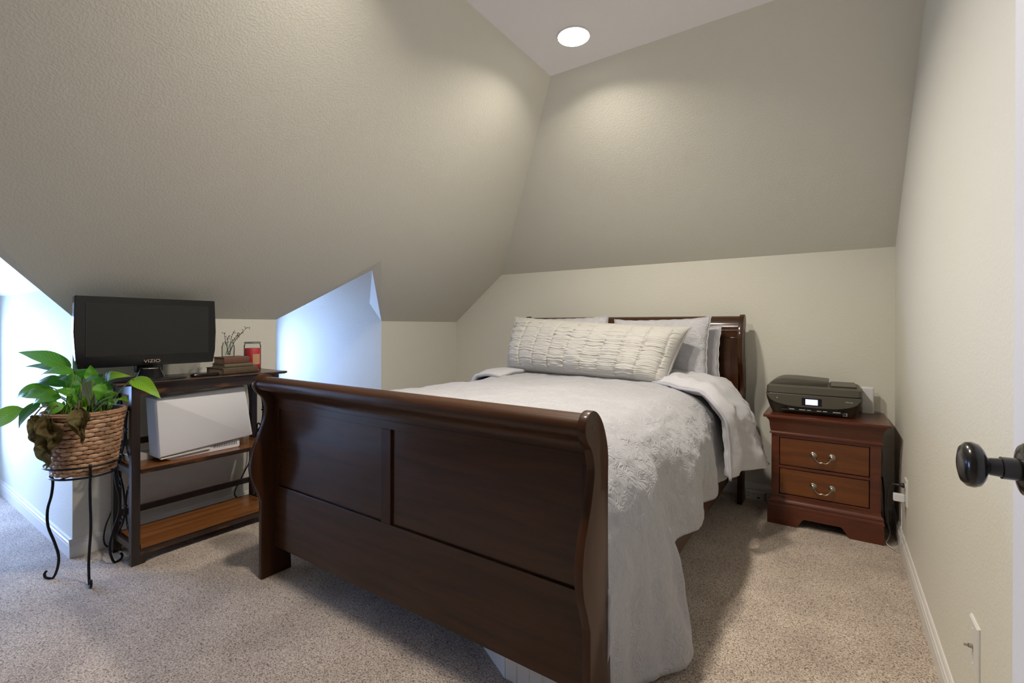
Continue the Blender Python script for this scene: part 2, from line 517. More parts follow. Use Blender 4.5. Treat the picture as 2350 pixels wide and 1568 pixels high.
# hall outside the doorway (closes the space behind the camera)
g = G()
g.add([(1.5, YF, 0), (1.5, YB, 0), (1.5, YB, PZ), (1.5, YF, PZ)], [(0, 1, 2, 3)])
g.add([(XR, DY1 + .5, 0), (1.5, DY1 + .5, 0), (1.5, DY1 + .5, PZ), (XR, DY1 + .5, PZ)], [(0, 1, 2, 3)])
g.add([(XR, YF, 0), (1.5, YF, 0), (1.5, YF, PZ), (XR, YF, PZ)], [(0, 1, 2, 3)])
g.add([(XR, YF, PZ), (1.5, YF, PZ), (1.5, YB, PZ), (XR, YB, PZ)], [(0, 1, 2, 3)])
struct('wall_hall', g, WALL, 'beige walls of the hall outside the doorway', 'wall')

# baseboards
def baseboard(name, segs, label):
    prof = [(0, 0), (.0134, 0), (.0134, .052), (.0115, .057), (.0115, .066), (.008, .070), (.006, .080), (.003, .085), (0, .085)]
    g = G()
    for p, q, n in segs:
        p, q, n = V(*p, 0), V(*q, 0), V(*n, 0)
        rs = [[e + n * a + V(0, 0, z) for a, z in prof] for e in (p, q)]
        g.rings(rs)
    return struct(name, g, TRIM, label, 'baseboard')
baseboard('baseboard_right', [((XR, .2), (XR, YB), (-1, 0))], 'white moulded baseboard along the right wall')
baseboard('baseboard_back', [((XL, YB), (XR, YB), (0, -1))], 'white moulded baseboard behind the bed and nightstand')
baseboard('baseboard_left', [((XL, DOR[0][1] - .0134), (XL, DOR[1][0] + .0134), (1, 0)), ((XL, DOR[1][1] - .0134), (XL, YB), (1, 0)), ((XL, YF), (XL, DOR[0][0] + .0134), (1, 0))],
          'white moulded baseboard along the left knee wall')
for i, d in enumerate(DOR):
    baseboard('baseboard_dormer', [((XW, d[1]), (XL, d[1]), (0, -1)), ((XW, d[0]), (XL, d[0]), (0, 1))],
              'white baseboard running into the dormer ' + ['beside the potted plant', 'beyond the bookshelf'][i])

# ------------------------------------------------------------------ ceiling lights
LENS = mat('lens_glow', (1, 1, 1), 0.5, emit=(1.0, 0.95, 0.86), emit_s=14.0)
def downlight(x, y, label):
    t = thing('ceiling_light', label, 'light', (x, y, PZ), group='recessed ceiling lights')
    g = G(); g.lathe([(.0735, -.0005), (.0745, -.005), (.080, -.0035), (.081, -.0005)], 40, Matrix.Translation((x, y, PZ)))
    put('trim_ring', g, CEIL, t, smooth=40)
    g = G(); g.lathe([(.0733, -.0025), (.0733, -.0045)], 40, Matrix.Translation((x, y, PZ)))
    put('lens', g, LENS, t)
    l = bpy.data.lights.new('lamp', 'AREA'); l.shape = 'DISK'; l.size = .13; l.energy = LAMP_W; l.color = (1.0, 0.91, 0.79)
    l.spread = radians(155)
    o = bpy.data.objects.new('lamp', l); COL.objects.link(o); o.parent = t; o.location = (0, 0, -.008)
downlight(-1.02, 2.01, 'round glowing recessed light in the flat ceiling above the bed')
downlight(-1.02, 0.93, 'round recessed ceiling light above the foot of the bed, just out of view')

# ------------------------------------------------------------------ door
dr = thing('door_1', 'white door swung open against the right wall with dark knob', 'door', (XR - .012, 0.135, 0), (0, 0, radians(3.3)))
dr['kind'] = 'structure'
# local: leaf runs along +y, face towards -x
T_ = .035; DW = .755
g = G(); g.box(-T_ / 2 - .02, T_ / 2 - .02, 0.0, DW, .012, 2.03)
put('door_leaf', g, DOORM, dr, bevel=.002, local=True)
for z0, z1 in ((.22, .86), (1.06, 1.88)):
    for y0, y1 in ((.11, .345), (.41, .645)):
        g = G(); n = -T_ / 2 - .02
        g.rings([[V(n - .0005, a, b) for a, b in ((y0, z0), (y1, z0), (y1, z1), (y0, z1))],
                 [V(n - .005, a, b) for a, b in ((y0 + .012, z0 + .012), (y1 - .012, z0 + .012), (y1 - .012, z1 - .012), (y0 + .012, z1 - .012))],
                 [V(n - .001, a, b) for a, b in ((y0 + .03, z0 + .03), (y1 - .03, z0 + .03), (y1 - .03, z1 - .03), (y0 + .03, z1 - .03))]])
        put('raised_panel', g, DOORM, dr, local=True)
for sgn, k in ((-1, .82), (1, .45)):
    mm = Matrix.Translation((-.02 + sgn * T_ / 2, DW - .062, .927)) @ Matrix.Rotation(radians(90 * sgn), 4, 'Y')
    g = G(); g.lathe([(.034, 0), (.034, .004), (.030, .009), (.018, .012)], 32, mm)
    kn = put('door_rose', g, BRONZE, dr, smooth=40, local=True)
    pr = [(.0135, .008), (.0135, .034), (.0115, .035), (.0105, .048), (.013, .051), (.0205, .054), (.0262, .059), (.0283, .066), (.0272, .073), (.0225, .0785), (.013, .0815), (.004, .0822)]
    g = G(); g.lathe([(r, z * k) for r, z in pr], 36, mm)
    put('door_knob', g, BRONZE, dr, smooth=50, local=True, label='round oil rubbed bronze knob')
for z in (.25, 1.05, 1.8):
    g = G(); g.lathe([(.006, -.045), (.006, .045)], 12, Matrix.Translation((-.002, -.004, z)))
    put('hinge', g, BRONZE, dr, smooth=40, local=True)
# door casing on the wall
g = G()
g.box(XR - .012, XR, DY1, DY1 + .058, 0, DZ + .058); g.box(XR - .012, XR, DY0 - .058, DY0, 0, DZ + .058); g.box(XR - .012, XR, DY0, DY1, DZ, DZ + .058)
struct('trim_1', g, TRIM, 'white casing around the doorway', 'trim', bevel=.003)

# ================================================================== BED
BX0, BX1 = -2.06, -0.494
bed = thing('sleigh_bed', 'dark cherry sleigh bed with scrolled footboard and headboard', 'bed', ((BX0 + BX1) / 2, 2.1, 0))
PT = .024
fprof = [(1.077, .0), (1.077, .34), (1.060, .388), (1.038, .445), (1.031, .505), (1.044, .573), (1.070, .632), (1.093, .70), (1.098, .745), (1.083, .788), (1.060, .812), (1.045, .838),
         (1.047, .862), (1.062, .881), (1.088, .889), (1.118, .880), (1.150, .850), (1.175, .803), (1.187, .754), (1.186, .67), (1.189, .46), (1.205, .2), (1.214, 0)]
curve = [(1.077, 0)] + spline2(fprof[1:-1], 4) + [(1.214, 0)]
for x0, x1 in ((BX0, BX0 + PT), (BX1 - PT, BX1)):
    g = G(); g.prism(curve, x0, x1, 0)
    p = put('footboard_post', g, BEDV, bed, smooth=35, bevel=.0035)
    xo = x0 - .0005 if x0 == BX0 else x1 + .0005
    g = G(); g.lathe([(.006, 0), (.005, .0012)], 16, Matrix.Translation((xo - (.0 if x0 == BX0 else 0), 1.086, .848)) @ Matrix.Rotation(radians(90 if x0 != BX0 else -90), 4, 'Y'))
    put('post_plug', g, BEDW, p, smooth=40)
ix0, ix1 = BX0 + PT, BX1 - PT
# top roll with cove below it
rail = [(1.062, .872), (1.053, .862), (1.050, .848), (1.054, .834), (1.066, .823), (1.084, .818), (1.104, .812), (1.122, .800), (1.131, .788), (1.134, .779), (1.134, .765),
        (1.168, .765), (1.170, .80), (1.160, .835), (1.140, .860), (1.112, .876), (1.085, .880)]
g = G(); g.prism(spline2(rail[:11], 3) + spline2(rail[11:], 3), ix0, ix1, 0)
put('footboard_top_roll', g, BEDW, bed, smooth=45)
FY = 1.134
g = G(); g.box(ix0, ix1, FY, 1.172, .735, .7645); put('footboard_upper_rail', g, BEDW, bed, bevel=.001)
g = G(); g.box(ix0, ix1, FY, 1.172, .128, .398); put('footboard_lower_rail', g, BEDW, bed, bevel=.0015)
for a, b, nm in ((ix0, ix0 + .03, 'footboard_stile'), (-1.335, -1.287, 'footboard_stile'), (ix1 - .03, ix1, 'footboard_stile')):
    g = G(); g.box(a, b, FY, 1.172, .3985, .7345); put(nm, g, BEDV, bed, bevel=.001)
for a, b in ((ix0 + .03, -1.335), (-1.287, ix1 - .03)):
    g = G(); g.box(a, b, FY + .009, 1.168, .3985, .7345)
    put('footboard_panel', g, BEDW, bed)
# side rails
for x0, x1 in ((-2.045, -2.018), (-.540, -.513)):
    g = G(); g.box(x0, x1, 1.19, 3.235, .175, .375); put('side_rail', g, BEDW, bed, bevel=.003)
# headboard
HX0, HX1 = -2.092, -.462
hf = [(3.208, 0), (3.208, .3), (3.208, .52), (3.226, .61), (3.252, .68), (3.262, .73), (3.246, .80), (3.214, .87), (3.195, .94), (3.194, 1.0), (3.206, 1.07), (3.236, 1.13), (3.268, 1.165),
      (3.300, 1.180), (3.334, 1.172), (3.352, 1.148), (3.350, 1.118), (3.335, 1.088), (3.318, 1.04), (3.318, .95), (3.345, .85), (3.362, .75), (3.352, .62), (3.332, .5), (3.326, .25), (3.326, 0)]
hc = [(3.208, 0)] + spline2(hf[1:-1], 3) + [(3.326, 0)]
for x0, x1 in ((HX0, HX0 + .028), (HX1 - .028, HX1)):
    g = G(); g.prism(hc, x0, x1, 0); put('headboard_post', g, BEDV, bed, smooth=35, bevel=.0035)
hx0, hx1 = HX0 + .028, HX1 - .028
roll = [(3.345, 1.118), (3.344, 1.146), (3.328, 1.164), (3.300, 1.170), (3.272, 1.156), (3.250, 1.128), (3.240, 1.10), (3.238, 1.082), (3.275, 1.082), (3.292, 1.10), (3.318, 1.104)]
g = G(); g.prism(spline2(roll[:8], 3) + roll[8:], hx0, hx1, 0); put('headboard_top_roll', g, BEDW, bed, smooth=45)
HY = 3.236
g = G(); g.box(hx0, hx1, HY, 3.275, 1.035, 1.0815); put('headboard_upper_rail', g, BEDW, bed, bevel=.001)
g = G(); g.box(hx0, hx1, HY, 3.275, .30, .52); put('headboard_lower_rail', g, BEDW, bed, bevel=.001)
for a, b in ((hx0, hx0 + .045), (-1.30, -1.25), (hx1 - .045, hx1)):
    g = G(); g.box(a, b, HY, 3.275, .5205, 1.0345); put('headboard_stile', g, BEDV, bed, bevel=.001)
for a, b in ((hx0 + .045, -1.30), (-1.25, hx1 - .045)):
    g = G(); g.box(a, b, HY + .008, 3.27, .5205, 1.0345); put('headboard_panel', g, BEDW, bed)

# mattress and box spring
g = G(); g.rings([rrect(-1.955, -.60, 1.215, 3.19, .08, z, 6) for z in (.38, .40)] + [rrect(-1.965, -.59, 1.205, 3.195, .09, z, 6) for z in (.43, .66)] + [rrect(-1.955, -.60, 1.215, 3.19, .08, .695, 6)])
tag(put('mattress', g, SHEET, smooth=40), 'white sheeted mattress showing at the head of the bed', 'mattress')

# comforter ---------------------------------------------------------
HEM = [(1.19, .09), (1.26, .05), (1.45, .040), (1.535, .050), (1.585, .26), (1.66, .30), (1.78, .335), (1.95, .325), (2.1, .335), (2.3, .32), (2.45, .325), (2.6, .33), (2.8, .35), (3.1, .36)]
FLARE = [(1.19, .0), (1.30, .008), (1.40, .050), (1.50, .092), (1.57, .070), (1.66, .030), (1.9, .02),
          (2.2, .012), (2.6, .01), (3.1, .01)]
ZT = .742
def nz(p, s, seed=0.0):
    return noise.noise(V(p[0] * s + seed, p[1] * s - seed, p[2] * s + 2 * seed))
NL, NT, NR = 26, 110, 96
def comf(u, v):
    y = 1.185 + v * (3.06 - 1.185)
    k = u * (NL + NT + NR)
    hem = lerp_tab(HEM, y); fl = lerp_tab(FLARE, y)
    zt = ZT + .028 * min(1, max(0, (y - 1.2) / .4)) + .012 * sin(y * 2.1)
    R = .09
    xe = -.585; xl = -1.985
    ef = min(1.0, max(0.0, (y - 1.185) / .10)); endz = -(1 - ef) ** 2 * .05
    if k <= NL:                                   # left hang
        t = 1 - k / NL
        d = t * .38
        x = xl - .05 * min(1, d / .1) - .01 * sin(y * 9) * t; z = zt - .05 - d
        x += .0
    elif k <= NL + NT:
        t = (k - NL) / NT
        x = xl + .01 + t * (xe - xl)
        e = min(1, min(t, 1 - t) / .09)
        z = zt - .05 * (1 - e) ** 2 + .016 * sin(pi * t)
        x -= (1 - min(1, t / .09)) ** 2 * .03
    else:
        t = (k - NL - NT) / NR
        Lh = zt - .05 - hem
        d = t * (Lh + .05)
        dd = d / (Lh + .05)
        out = lerp_tab([(1.19, .068), (1.30, .082), (1.45, .105)], y) * (1 - math.exp(-d / .075))
        fold = .030 * dd ** 1.3 * sin(y * 17.0 + 1.2 * sin(y * 5)) * (lerp_tab([(1.19, .0), (1.35, .35), (1.6, .7), (1.8, 1.0)], y) if y < 2.2 else .55)
        belly = .018 * sin(pi * min(1, dd * 1.1)) * sin(y * 6.3 + .6)
        x = xe + .01 + out + fl * dd ** 1.25 + fold * min(1, (y - 1.15) / .25) + belly
        # keep the foot corner just outside the post
        yc = y
        z = zt - .05 - d * (Lh / (Lh + .05)) * (1.0) + .0
        z -= .012 * min(1, d / .04)
        if dd > .985: x -= .006
        y = y + .010 * dd * sin(z * 20) * min(1, (y - 1.185) / .1) + lerp_tab([(1.19, .0), (1.30, .012), (1.45, .045), (1.54, .070), (1.60, .04), (1.68, .0)], y) * dd ** 1.6
    p = (x, y, z)
    top = 1 if NL < k <= NL + NT else 0
    a = .006 * nz(p, 9, 3.1) + .0045 * nz(p, 22, 7.7) + (.012 * nz(p, 3.2, 1.3) if top else .008 * nz(p, 4.0, 5.2))
    z2 = z + a * (1 if top else .15) + endz
    x2 = x + (0 if top else (a if k > NL + NT else -a))
    return V(x2, y, z2)
g = G(); g.grid(comf, NL + NT + NR, 190)
com = put('comforter', g, QUILT, smooth=180)
md = com.modifiers.new('thick', 'SOLIDIFY'); md.thickness = .014; md.offset = -1
tag(com, 'white quilted comforter draped over the bed to the carpet', 'comforter')

# turned down flaps of the comforter (right one hangs far out, left one only peeks over the edge)
def flap_r(a, b):
    # a: near (0) to far (1) edge; b: from the top of the bed (0) down the side (1)
    S = b * .98
    yn = lerp_tab([(0, 2.70), (.25, 2.56), (.40, 2.50), (.7, 2.50), (1, 2.48)], b)
    yf = lerp_tab([(0, 3.10), (.35, 3.08), (1, 3.09)], b)
    y = yn + (yf - yn) * a
    ztop = .792 + .010 * sin(a * 3)
    xs = -.86
    if S < .30:
        x = xs + S; z = ztop - .02 * (S / .30) ** 2
    else:
        d = S - .30
        x = xs + .30 + .135 * (1 - math.exp(-d / .10)) + (.010 + .115 * a ** 1.2) * (d / .68) ** 1.25
        z = ztop - .02 - d * lerp_tab([(0, .575), (1, .66)], a) - .05 * (1 - math.exp(-d / .05)) * .3
    pf = .030 * (min(1, a / .10) if a < .10 else 1.0) * min(1, (1 - a) / .1 + .15)
    w_ = .020 * sin(a * 10.5 + b * 1.8) * min(1, b * 1.6) + .020 * nz((x, y, z), 7, 2.2) + .011 * nz((x, y, z), 16, 9.2) + .006 * nz((x, y, z), 34, 4.2)
    nx, nzv = (0.1, 1.0) if S < .24 else ((.7, .7) if S < .38 else (1.0, .15))
    w_ *= min(1, .35 + a / .25)
    return V(x + nx * (w_ + pf), y, z + nzv * (w_ + pf))
g = G(); g.grid(flap_r, 34, 80)
fr = put('turned_down_flap', g, SATEEN, com, smooth=180, label='smooth grey white underside folded over the right edge')
md = fr.modifiers.new('thick', 'SOLIDIFY'); md.thickness = .036; md.offset = -1
edge = [flap_r(0, i / 40) + V(0, -.004, -.010) for i in range(41)]
g = G(); g.tube(edge, .0075, 8, 0); put('piping', g, PIPING, fr, smooth=180, label='lavender grey rolled edge')
def flap_l(a, b):
    y = 2.50 + .58 * a; S = b * .5
    ztop = .790
    if S < .2:
        x = -1.80 - S; z = ztop + .012 * sin(S / .2 * pi) * (1 - a)
    else:
        d = S - .2
        x = -2.0 - .06 * (1 - math.exp(-d / .06)); z = ztop - d
    r = .030 * min(1, .2 + a / .16)
    return V(x, y, z + .6 * r * sin(min(1, a * 3) * pi / 2) + .010 * nz((x, y, z), 8, 4.4) - .01)
g = G(); g.grid(flap_l, 26, 30)
fl_ = put('turned_down_flap', g, SATEEN, com, smooth=180)
md = fl_.modifiers.new('thick', 'SOLIDIFY'); md.thickness = .026; md.offset = -1

# pillows -----------------------------------------------------------
def pillow(name, c, T, material, label, seams=0, nu=80, nv=56, pinch=.055, group=None, ruched=False, seed=0):
    bl, br, tr, tl = [V(*p) for p in c]
    nrm = (br - bl).cross(tl - bl).normalized()
    if nrm.y > 0: nrm = -nrm
    g = G()
    H = ((tl - bl).length + (tr - br).length) / 2; Wd = (br - bl).length
    def surf(sgn):
        def fn(u, v):
            a, b = 2 * u - 1, 2 * v - 1
            sc_ = 0 if ruched else .006
            a2 = a * (1 - pinch * (1 - b * b) * abs(a) + sc_ * sin(b * 19) * abs(a) ** 8); b2 = b * (1 - pinch * 1.6 * (1 - a ** 4) * abs(b) + sc_ * sin(a * 27) * abs(b) ** 8)
            uu, vv = (a2 + 1) / 2, (b2 + 1) / 2
            p = (bl * (1 - uu) + br * uu) * (1 - vv) + (tl * (1 - uu) + tr * uu) * vv
            e = (1 - abs(a) ** (9 if ruched else 4)) * (1 - abs(b) ** 2.6)
            t = T / 2 * max(e, 0) ** .55 * (1.12 - .22 * vv)
            q = (a * Wd * .5 * 1.0, b * H * .5, seed + sgn)
            edge = min(1, max(e, 0) * 3)
            t += (.010 * nz(q, 6, seed) + .004 * nz(q, 18, seed + 3)) * edge
            if ruched:
                s = (uu * seams + .5 + .25 * sin(vv * 3.0 + uu * 4) * .35)
                fr_ = abs((s % 1) - .5) * 2          # 1 at seam
                k = 1 - fr_
                t -= .016 * (fr_ ** 14) * edge
                cell = int(s)
                wr = noise.noise(V(cell * 7.3 + seed + k * .5, (b * H * 52) + .5 * sin(k * 2 + cell), sgn))
                wr += .6 * noise.noise(V(cell * 3.1 + k * 1.2, b * H * 100, 5 + sgn))
                t += .0085 * wr * edge * (.55 + .45 * fr_)
            return p + nrm * sgn * t
        return fn
    g.grid(surf(1), nu, nv)
    g2 = G(); g2.grid(surf(-1), nu, nv)
    n = len(g.v)
    g.v += g2.v; g.f += [tuple(i + n for i in q[::-1]) for q in g2.f]
    o = put(name, g, material, smooth=180, weld=True)
    tag(o, label, 'pillow', group)
    # seam cord round the edge, slightly scalloped
    loop = []
    for i in range(40): loop.append(surf(1)(i / 40, 0))
    for i in range(24): loop.append(surf(1)(1, i / 24))
    for i in range(40): loop.append(surf(1)(1 - i / 40, 1))
    for i in range(24): loop.append(surf(1)(0, 1 - i / 24))
    gg = G(); gg.tube(loop, .0045 if not ruched else .003, 6, 1, closed=True)
    put('edge_seam', gg, material, o, smooth=180)
    return o
pillow('pillow', [(-1.20, 3.145, .72), (-.575, 3.145, .72), (-.578, 3.185, 1.108), (-1.20, 3.185, 1.10)], .10, SHEET, 'plain white pillow behind the right quilted sham', seed=4)
pillow('quilted_pillow', [(-1.93, 3.02, .76), (-1.28, 3.02, .76), (-1.300, 3.115, 1.178), (-1.96, 3.10, 1.165)], .13, SHAM, 'left white quilted sham pillow mostly behind the long pillow', group='quilted shams', seed=1)
pillow('quilted_pillow', [(-1.235, 3.02, .76), (-.625, 3.02, .755), (-.622, 3.10, 1.166), (-1.255, 3.11, 1.150)], .13, SHAM, 'right white quilted sham pillow with scalloped edge by the headboard', group='quilted shams', seed=2)
pillow('body_pillow', [(-1.985, 2.86, .772), (-.790, 2.715, .762), (-.700, 2.93, 1.098), (-2.005, 2.985, 1.172)], .25, RUCHE, 'long ivory ruched pillow with gathered vertical seams', seams=10, nu=260, nv=140, pinch=.03, ruched=True, seed=3)

# white bin under the foot of the bed
bn = thing('storage_box', 'white ribbed storage box standing under the footboard', 'box', (-.72, 1.3, 0))
g = G(); g.rings([rect(-.842, -.58, 1.205, 1.50, z) for z in (0.0, .12)])
put('box_body', g, WHTP2, bn, bevel=.004)
for i in range(5):
    x = -.80 + i * .045
    g = G(); g.box(x, x + .0022, 1.2040, 1.2055, .004, .112); put('rib', g, WHTP2, bn)
g = G(); g.add([(-.843, 1.206, 0), (-1.00, 1.29, 0), (-1.00, 1.29, .03), (-.845, 1.208, .11), (-.843, 1.209, 0), (-1.00, 1.293, 0), (-1.00, 1.293, .03), (-.845, 1.211, .11)],
               [(0, 1, 2, 3), (7, 6, 5, 4), (0, 4, 5, 1), (1, 5, 6, 2), (2, 6, 7, 3), (3, 7, 4, 0)])
put('open_flap', g, WHTP2, bn)

# ================================================================== NIGHTSTAND
ns = thing('nightstand', 'cherry two drawer nightstand under the printer', 'nightstand', (-.04, 3.22, 0))
bx0, bx1, by0, by1 = -.283, .201, 3.04, 3.405
def off(o, z):
    return rect(bx0 - o, bx1 + o, by0 - o, by1, z)
g = G(); g.rings([rect(-.324, .242, 2.990, by1, z) for z in (.597, .6125)]); put('top', g, NSD, ns, bevel=.004)
g = G(); g.rings([off(.012, .503), off(.012, .510), off(.007, .516), off(.010, .532), off(.0125, .55), off(.013, .565), off(.017, .578), off(.026, .590), off(.028, .5965)])
put('cornice', g, NSD, ns, smooth=30)
g = G(); g.box(bx0, bx1, by0 + .016, by1, .14, .503); put('carcass', g, GAP_SHADE, ns)
for a, b in ((bx0, -.249), (.159, bx1)):
    g = G(); g.box(a, b, by0, by0 + .0159, .14, .5025); put('front_stile', g, NSD, ns, bevel=.001)
for a, b in ((.4835, .5025), (.312, .327), (.14, .166)):
    g = G(); g.box(-.249, .159, by0, by0 + .0159, a, b); put('front_rail', g, NSD, ns, bevel=.0015)
for x in (bx0 - .0035, bx1):
    g = G(); g.box(x, x + .0035, by0 + .0005, by1, .14, .5025); put('side_panel', g, NSD, ns)
for z0, z1, zh in ((.3305, .4800, .404), (.1695, .3085, .236)):
    g = G(); g.box(-.2455, .1555, by0 + .004, by0 + .0159, z0, z1)
    d = put('drawer', g, NSW, ns, bevel=.002)
    g = G()
    for hx in (-.087, -.003):
        mm = Matrix.Translation((hx, by0 + .004, zh)) @ Matrix.Rotation(radians(90), 4, 'X')
        g.lathe([(.0165, -.001), (.0165, .0015), (.0135, .003), (.012, .002), (.0075, .004), (.0065, .010), (.0085, .014), (.005, .018)], 24, mm)
    g.tube([(-.087, by0 - .008, zh), (-.081, by0 - .011, zh - .012), (-.070, by0 - .013, zh - .028), (-.058, by0 - .015, zh - .034), (-.045, by0 - .016, zh - .031), (-.032, by0 - .015, zh - .034),
            (-.020, by0 - .013, zh - .028), (-.009, by0 - .011, zh - .012), (-.003, by0 - .008, zh)], [.0025, .0028, .0033, .0038, .0032, .0038, .0033, .0028, .0025], 8, 4)
    put('drawer_pull', g, SILV, d, smooth=50, label='antique silver bail handle')
g = G(); g.rings([off(.004, .096), off(.017, .096), off(.017, .104), off(.013, .112), off(.015, .124), off(.012, .132), off(.006, .138), off(.004, .150), off(.0, .152)])
put('base_moulding', g, NSD, ns, smooth=30)
# bracket plinth with a raised front cut
f0 = by0 - .022; xa, xb_ = bx0 - .022, bx1 + .016
pts = [(xa, 0), (-.165, 0), (-.150, .020), (-.135, .044), (-.128, .050), (.036, .050), (.044, .044), (.060, .020), (.075, 0), (xb_, 0), (xb_, .080), (xb_ - .004, .096), (xa + .004, .096), (xa, .080)]
g = G(); g.prism(pts, f0, f0 + .018, 1); put('plinth_front', g, NSD, ns, bevel=.0015)
for x0, x1 in ((xa, xa + .018), (xb_ - .018, xb_)):
    g = G(); g.box(x0, x1, f0 + .0182, by1, 0, .096); put('plinth_side', g, NSD, ns, bevel=.0015)

# ------------------------------------------------------------------ printer
pr = thing('printer', 'black all-in-one printer with glowing screen on the nightstand', 'printer', (-.095, 3.22, .613))
Z0 = .613
lo = [(-.290, .100, 3.105, 3.375, .03, 0), (-.297, .107, 3.098, 3.38, .035, .012), (-.308, .118, 3.088, 3.385, .04, .04), (-.317, .127, 3.078, 3.39, .035, .075), (-.321, .131, 3.073, 3.39, .03, .108), (-.319, .129, 3.075, 3.39, .03, .112)]
g = G(); g.rings([rrect(a, b, c, d, r, Z0 + z) for a, b, c, d, r, z in lo]); put('printer_body', g, PRNT2, pr, smooth=40)
g = G(); g.rings([rrect(a, b, c, d, r, Z0 + z) for a, b, c, d, r, z in [(-.314, .124, 3.080, 3.39, .025, .1125), (-.319, .129, 3.076, 3.39, .025, .116), (-.317, .127, 3.079, 3.39, .025, .150), (-.308, .118, 3.092, 3.388, .03, .159)]])
put('scanner_lid', g, PRNT, pr, smooth=40)
# document feeder hump on the left of the lid
hump = [(-.310, .1575), (-.300, .166), (-.280, .180), (-.255, .190), (-.225, .194), (-.17, .194), (-.10, .190), (-.035, .186), (-.018, .184), (-.020, .174), (-.030, .1575)]
g = G(); g.prism([(x, Z0 + z) for x, z in spline2(hump[:8], 3) + hump[8:]], 3.125, 3.37, 1)
fd = put('document_feeder', g, PRNT, pr, smooth=40, bevel=.006)
g = G(); g.box(-.150, -.148, 3.13, 3.36, Z0 + .1905, Z0 + .194); put('feeder_seam', g, PRNT2, fd)
g = G(); g.box(-.012, .105, 3.115, 3.37, Z0 + .1585, Z0 + .168); put('paper_tray', g, PRNT2, pr, bevel=.006)
# curved control panel across the front
def cpan(u):
    x = -.315 + u * .440
    e = 1 - abs(2 * u - 1) ** 3.2
    return x, Z0 + .1035 - .060 * max(e, 0) ** .55
top_ = [(-.315 + .440 * i / 24, Z0 + .1095) for i in range(25)]
bot_ = [cpan(i / 24) for i in range(25)][::-1]
g = G(); g.prism(bot_ + top_[:], 3.066, 3.0765, 1); cp = put('control_panel', g, PRNT, pr, bevel=.002)
g = G(); g.box(-.143, -.050, 3.0648, 3.066, Z0 + .055, Z0 + .096); put('screen_bezel', g, PRNG, cp)
g = G(); g.box(-.125, -.068, 3.0640, 3.0648, Z0 + .060, Z0 + .090); put('screen', g, LCD, cp, label='glowing blue white display')
g = G(); g.lathe([(.003, 0), (.003, .001)], 12, Matrix.Translation((-.262, 3.066, Z0 + .088)) @ Matrix.Rotation(radians(90), 4, 'X')); put('power_light', g, INK, cp)
g = G(); g.box(-.212, .040, 3.072, 3.10, Z0 + .026, Z0 + .049); put('output_slot', g, PRNG, pr)
for i, (a, b) in enumerate(((-.203, -.178), (-.155, -.125), (-.118, -.100), (-.072, -.052), (-.045, -.026), (.0, .034))):
    g = G(); g.box(a, b, 3.0705, 3.072, Z0 + .0275, Z0 + .0305); put('output_roller', g, WHTP2, pr)
g = G(); g.box(-.245, .055, 3.0745, 3.095, Z0 + .020, Z0 + .0255); put('output_tray_lip', g, PRNT2, pr, bevel=.001)
g = G(); g.box(.044, .064, 3.0925, 3.0955, Z0 + .009, Z0 + .026); st = put('sticker', g, WHTP2, pr)
g = G(); g.box(.048, .060, 3.0915, 3.0925, Z0 + .012, Z0 + .023); ss = put('sticker_mark', g, PRNG, st)
g = G(); g.box(.050, .058, 3.0910, 3.0915, Z0 + .0145, Z0 + .0165); put('sticker_line', g, WHTP2, st)
def text_mesh(name, body, size, m, mw, parent, extrude=.0004):
    c = bpy.data.curves.new(name, 'FONT'); c.body = body; c.size = size; c.align_x = 'CENTER'; c.align_y = 'CENTER'; c.extrude = extrude
    t = bpy.data.objects.new(name + '_tmp', c); COL.objects.link(t)
    dg = bpy.context.evaluated_depsgraph_get()
    me = bpy.data.meshes.new_from_object(t.evaluated_get(dg))
    bpy.data.objects.remove(t)
    gg = G(); gg.v = [tuple(mw @ v.co) for v in me.vertices]; gg.f = [tuple(p.vertices) for p in me.polygons]
    return put(name, gg, m, parent)
text_mesh('printed_name', 'OfficeJet', .0095, INK, Matrix.Translation((.072, 3.0655, Z0 + .089)) @ Matrix.Rotation(radians(90), 4, 'X'), cp)

# router behind the printer
rt = thing('router', 'white upright router box behind the printer', 'router', (.146, 3.325, .613))
g = G(); g.rings([rrect(.134, .192, 3.352, 3.388, .008, Z0 + z) for z in (0, .002)] + [rrect(.134, .192, 3.354, 3.386, .008, Z0 + z) for z in (.135, .142)] + [rrect(.139, .187, 3.358, 3.382, .008, Z0 + .147)])
put('router_body', g, WHTP, rt, smooth=40)
g = G(); g.box(.183, .191, 3.388, 3.394, Z0 + .012, Z0 + .03); put('router_plug', g, WHTP, rt)
g = G(); g.tube([(.188, 3.393, Z0 + .02), (.203, 3.400, Z0 + .012), (.225, 3.408, Z0 + .004), (.240, 3.412, .585), (.232, 3.410, .50), (.226, 3.405, .44), (.238, 3.400, .39), (.232, 3.385, .30), (.243, 3.37, .22), (.226, 3.33, .13), (.232, 3.28, .07), (.252, 3.2, .03), (.24, 3.1, .015), (.225, 3.04, .012), (.245, 2.985, .010), (.262, 2.945, .035), (.2705, 2.905, .075), (.272, 2.895, .19), (.270, 2.892, .268)],
                     .0022, 6, 5)
tag(put('white_cable', g, WHTP, smooth=180), 'thin white cable running down behind nightstand to the outlet', 'cable')

